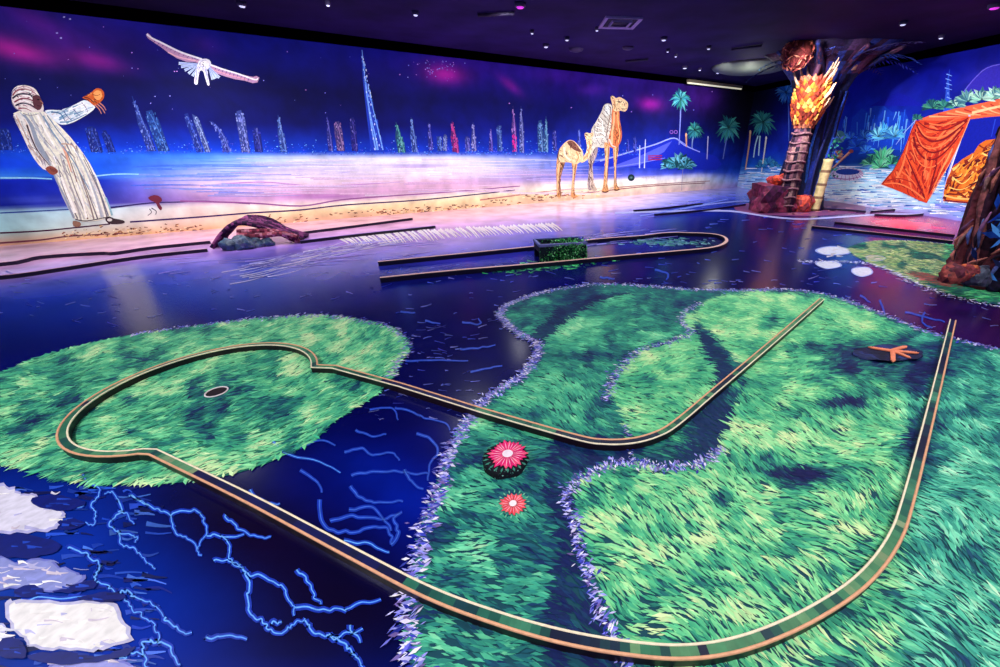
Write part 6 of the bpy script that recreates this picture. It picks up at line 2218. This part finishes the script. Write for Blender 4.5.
# ------------------------------------------------------------------ ceiling fittings
def downlight(px_, py_, label, R_=.05, lens=M_LENS, group='small ceiling downlights'):
    q = F(px_, py_, CEIL)
    root = empty('ceiling_downlight', q, label, 'ceiling light')
    b = MB()
    b.tube([q, q - Vector((0, 0, .035)), q - Vector((0, 0, .05))], [R_ * 1.3, R_ * 1.2, R_], (60, 50, 90), 14)
    b.build('housing', M_PLAIN, root)
    b = MB()
    b.tube([q - Vector((0, 0, .05)), q - Vector((0, 0, .062))], [R_ * .8, R_ * .6], (220, 220, 255), 12)
    b.build('lens', lens, root)


for (x, y, l, R_) in [(241, 2, 'downlight at the top edge of the picture above the flying falcon', .05), (327, 1, 'faint downlight at the top edge right of the falcon', .03), (415, 11, 'downlight above the magenta cloud, left of centre', .04),
                      (532, 30, 'downlight directly above the twin towers', .03), (546, 44, 'bright downlight near the top of the left wall, above the skyline end', .05), (567, 37, 'downlight between the bright one and the square air vent', .04), (597, 27, 'small downlight touching the left corner of the square air vent', .03),
                      (664, 37, 'downlight right of the square air vent', .05), (668, 49, 'small downlight above the right part of the left wall', .03), (685, 66, 'bright downlight above the tallest painted palm', .06), (700, 68, 'dim downlight beside the bright one above the tallest painted palm', .04),
                      (718, 71, 'downlight nearest the light trough in the corner', .05), (904, 21, 'lilac downlight above the right wall', .05), (942, 35, 'small downlight over the right wall, above the awning', .04), (676, 54, 'tiny downlight between the vent and the palms', .03), (709, 46, 'downlight left of the long bluish frond', .04)]:
    downlight(x, y, l, R_)
for (x, y, l) in [(520, 3, 'magenta glowing downlight at the top edge above the centre of the skyline'), (996, 4, 'magenta glowing light in the top right corner of the picture')]:
    downlight(x, y, l, .07, M_LENSM)
# square air vent
q = F(620, 22, CEIL)
root = empty('air_vent', q, 'square ceiling air vent with a pale frame', 'air vent')
ang = .1
for name, s0, s1, c, z in [('frame', .62, .5, (150, 130, 190), .03), ('inner_frame', .34, .27, (130, 115, 170), .045)]:
    b = MB()
    R = Matrix.Rotation(ang, 3, 'Z')
    o4 = [q + R @ Vector((sx * s0 / 2, sy * s0 / 2, -z)) for sx, sy in ((-1, -1), (1, -1), (1, 1), (-1, 1))]
    i4 = [q + R @ Vector((sx * s1 / 2, sy * s1 / 2, -z + .01)) for sx, sy in ((-1, -1), (1, -1), (1, 1), (-1, 1))]
    t4 = [v + Vector((0, 0, z)) for v in o4]
    for k in range(4):
        b.face([o4[k], o4[(k + 1) % 4], i4[(k + 1) % 4], i4[k]], c)
        b.face([t4[k], t4[(k + 1) % 4], o4[(k + 1) % 4], o4[k]], c)
    b.build(name, M_PLAIN, root)
b = MB()
for k in range(7):
    b.box(q + Matrix.Rotation(ang, 3, 'Z') @ Vector((0, -.2 + k * .066, -.012)), .46, .03, .012, (50, 36, 80), ang)
b.build('slat', M_PLAIN, root)
# round vents and rails
for (x, y, R_, lb) in [(576, 49, .16, 'round dark ceiling vent near the left wall, left of the others'), (628, 47, .12, 'small round ceiling sensor right of the round dark vent')]:
    q = F(x, y, CEIL)
    b = MB()
    b.tube([q, q - Vector((0, 0, .03)), q - Vector((0, 0, .05))], [R_, R_ * .9, R_ * .5], (54, 40, 84), 20)
    tag(b.build('ceiling_vent', M_PLAIN, loc=q), lb, 'ceiling vent')
for (a_, b_, lb) in [((626, 60), (648, 58), 'short ceiling rail near the left wall, right of centre'), ((478, 13), (514, 11), 'ceiling light rail beside the magenta light'), ((732, 48), (762, 44), 'ceiling rail left of the long bluish frond')]:
    p0, p1 = F(*a_, CEIL), F(*b_, CEIL)
    b = MB()
    z = Vector((0, 0, .03))
    b.tube([p0 - z, p1 - z], .022, (40, 32, 62), 8)
    b.tube([p0, p0 - z], .01, (60, 50, 90), 6)
    b.tube([p1, p1 - z], .01, (60, 50, 90), 6)
    tag(b.build('ceiling_rail', M_PLAIN, loc=p0), lb, 'ceiling rail')
q = F(735, 22, CEIL)
# corner light trough
p0, p1 = WL(688, 80, .25), WL(742, 84, .25)
p0.z = p1.z = CEIL - .1
root = empty('light_trough', p0, 'pale strip light along the top of the left wall at the far corner', 'strip light')
b = MB()
ex = (p1 - p0).normalized()
b.box((p0 + p1) / 2, (p1 - p0).length, .1, .07, (120, 110, 90), math.atan2(ex.y, ex.x))
b.build('housing', M_PLAIN, root)
b = MB()
b.tube([p0 - Vector((0, 0, .05)), p1 - Vector((0, 0, .05))], .025, (255, 250, 220), 8)
b.build('tube', M_TUBE, root)
q = F(752, 66, CEIL)
root = empty('dome_light', q, 'wide shallow pale dome lamp on the ceiling in the far corner', 'ceiling light')
b = MB()
b.tube([q, q - Vector((0, 0, .05)), q - Vector((0, 0, .12)), q - Vector((0, 0, .16))], [1.0, .95, .7, .3], (96, 104, 96), 30)
b.build('dome', M_PLAIN, root)
d = bpy.data.lights.new('dome_lamp', 'POINT')
d.energy = 14
d.color = (1, 1, .85)
d.shadow_soft_size = .08
o = bpy.data.objects.new('dome_lamp', d)
col.objects.link(o)
o.location = q - Vector((.3, .6, .45))
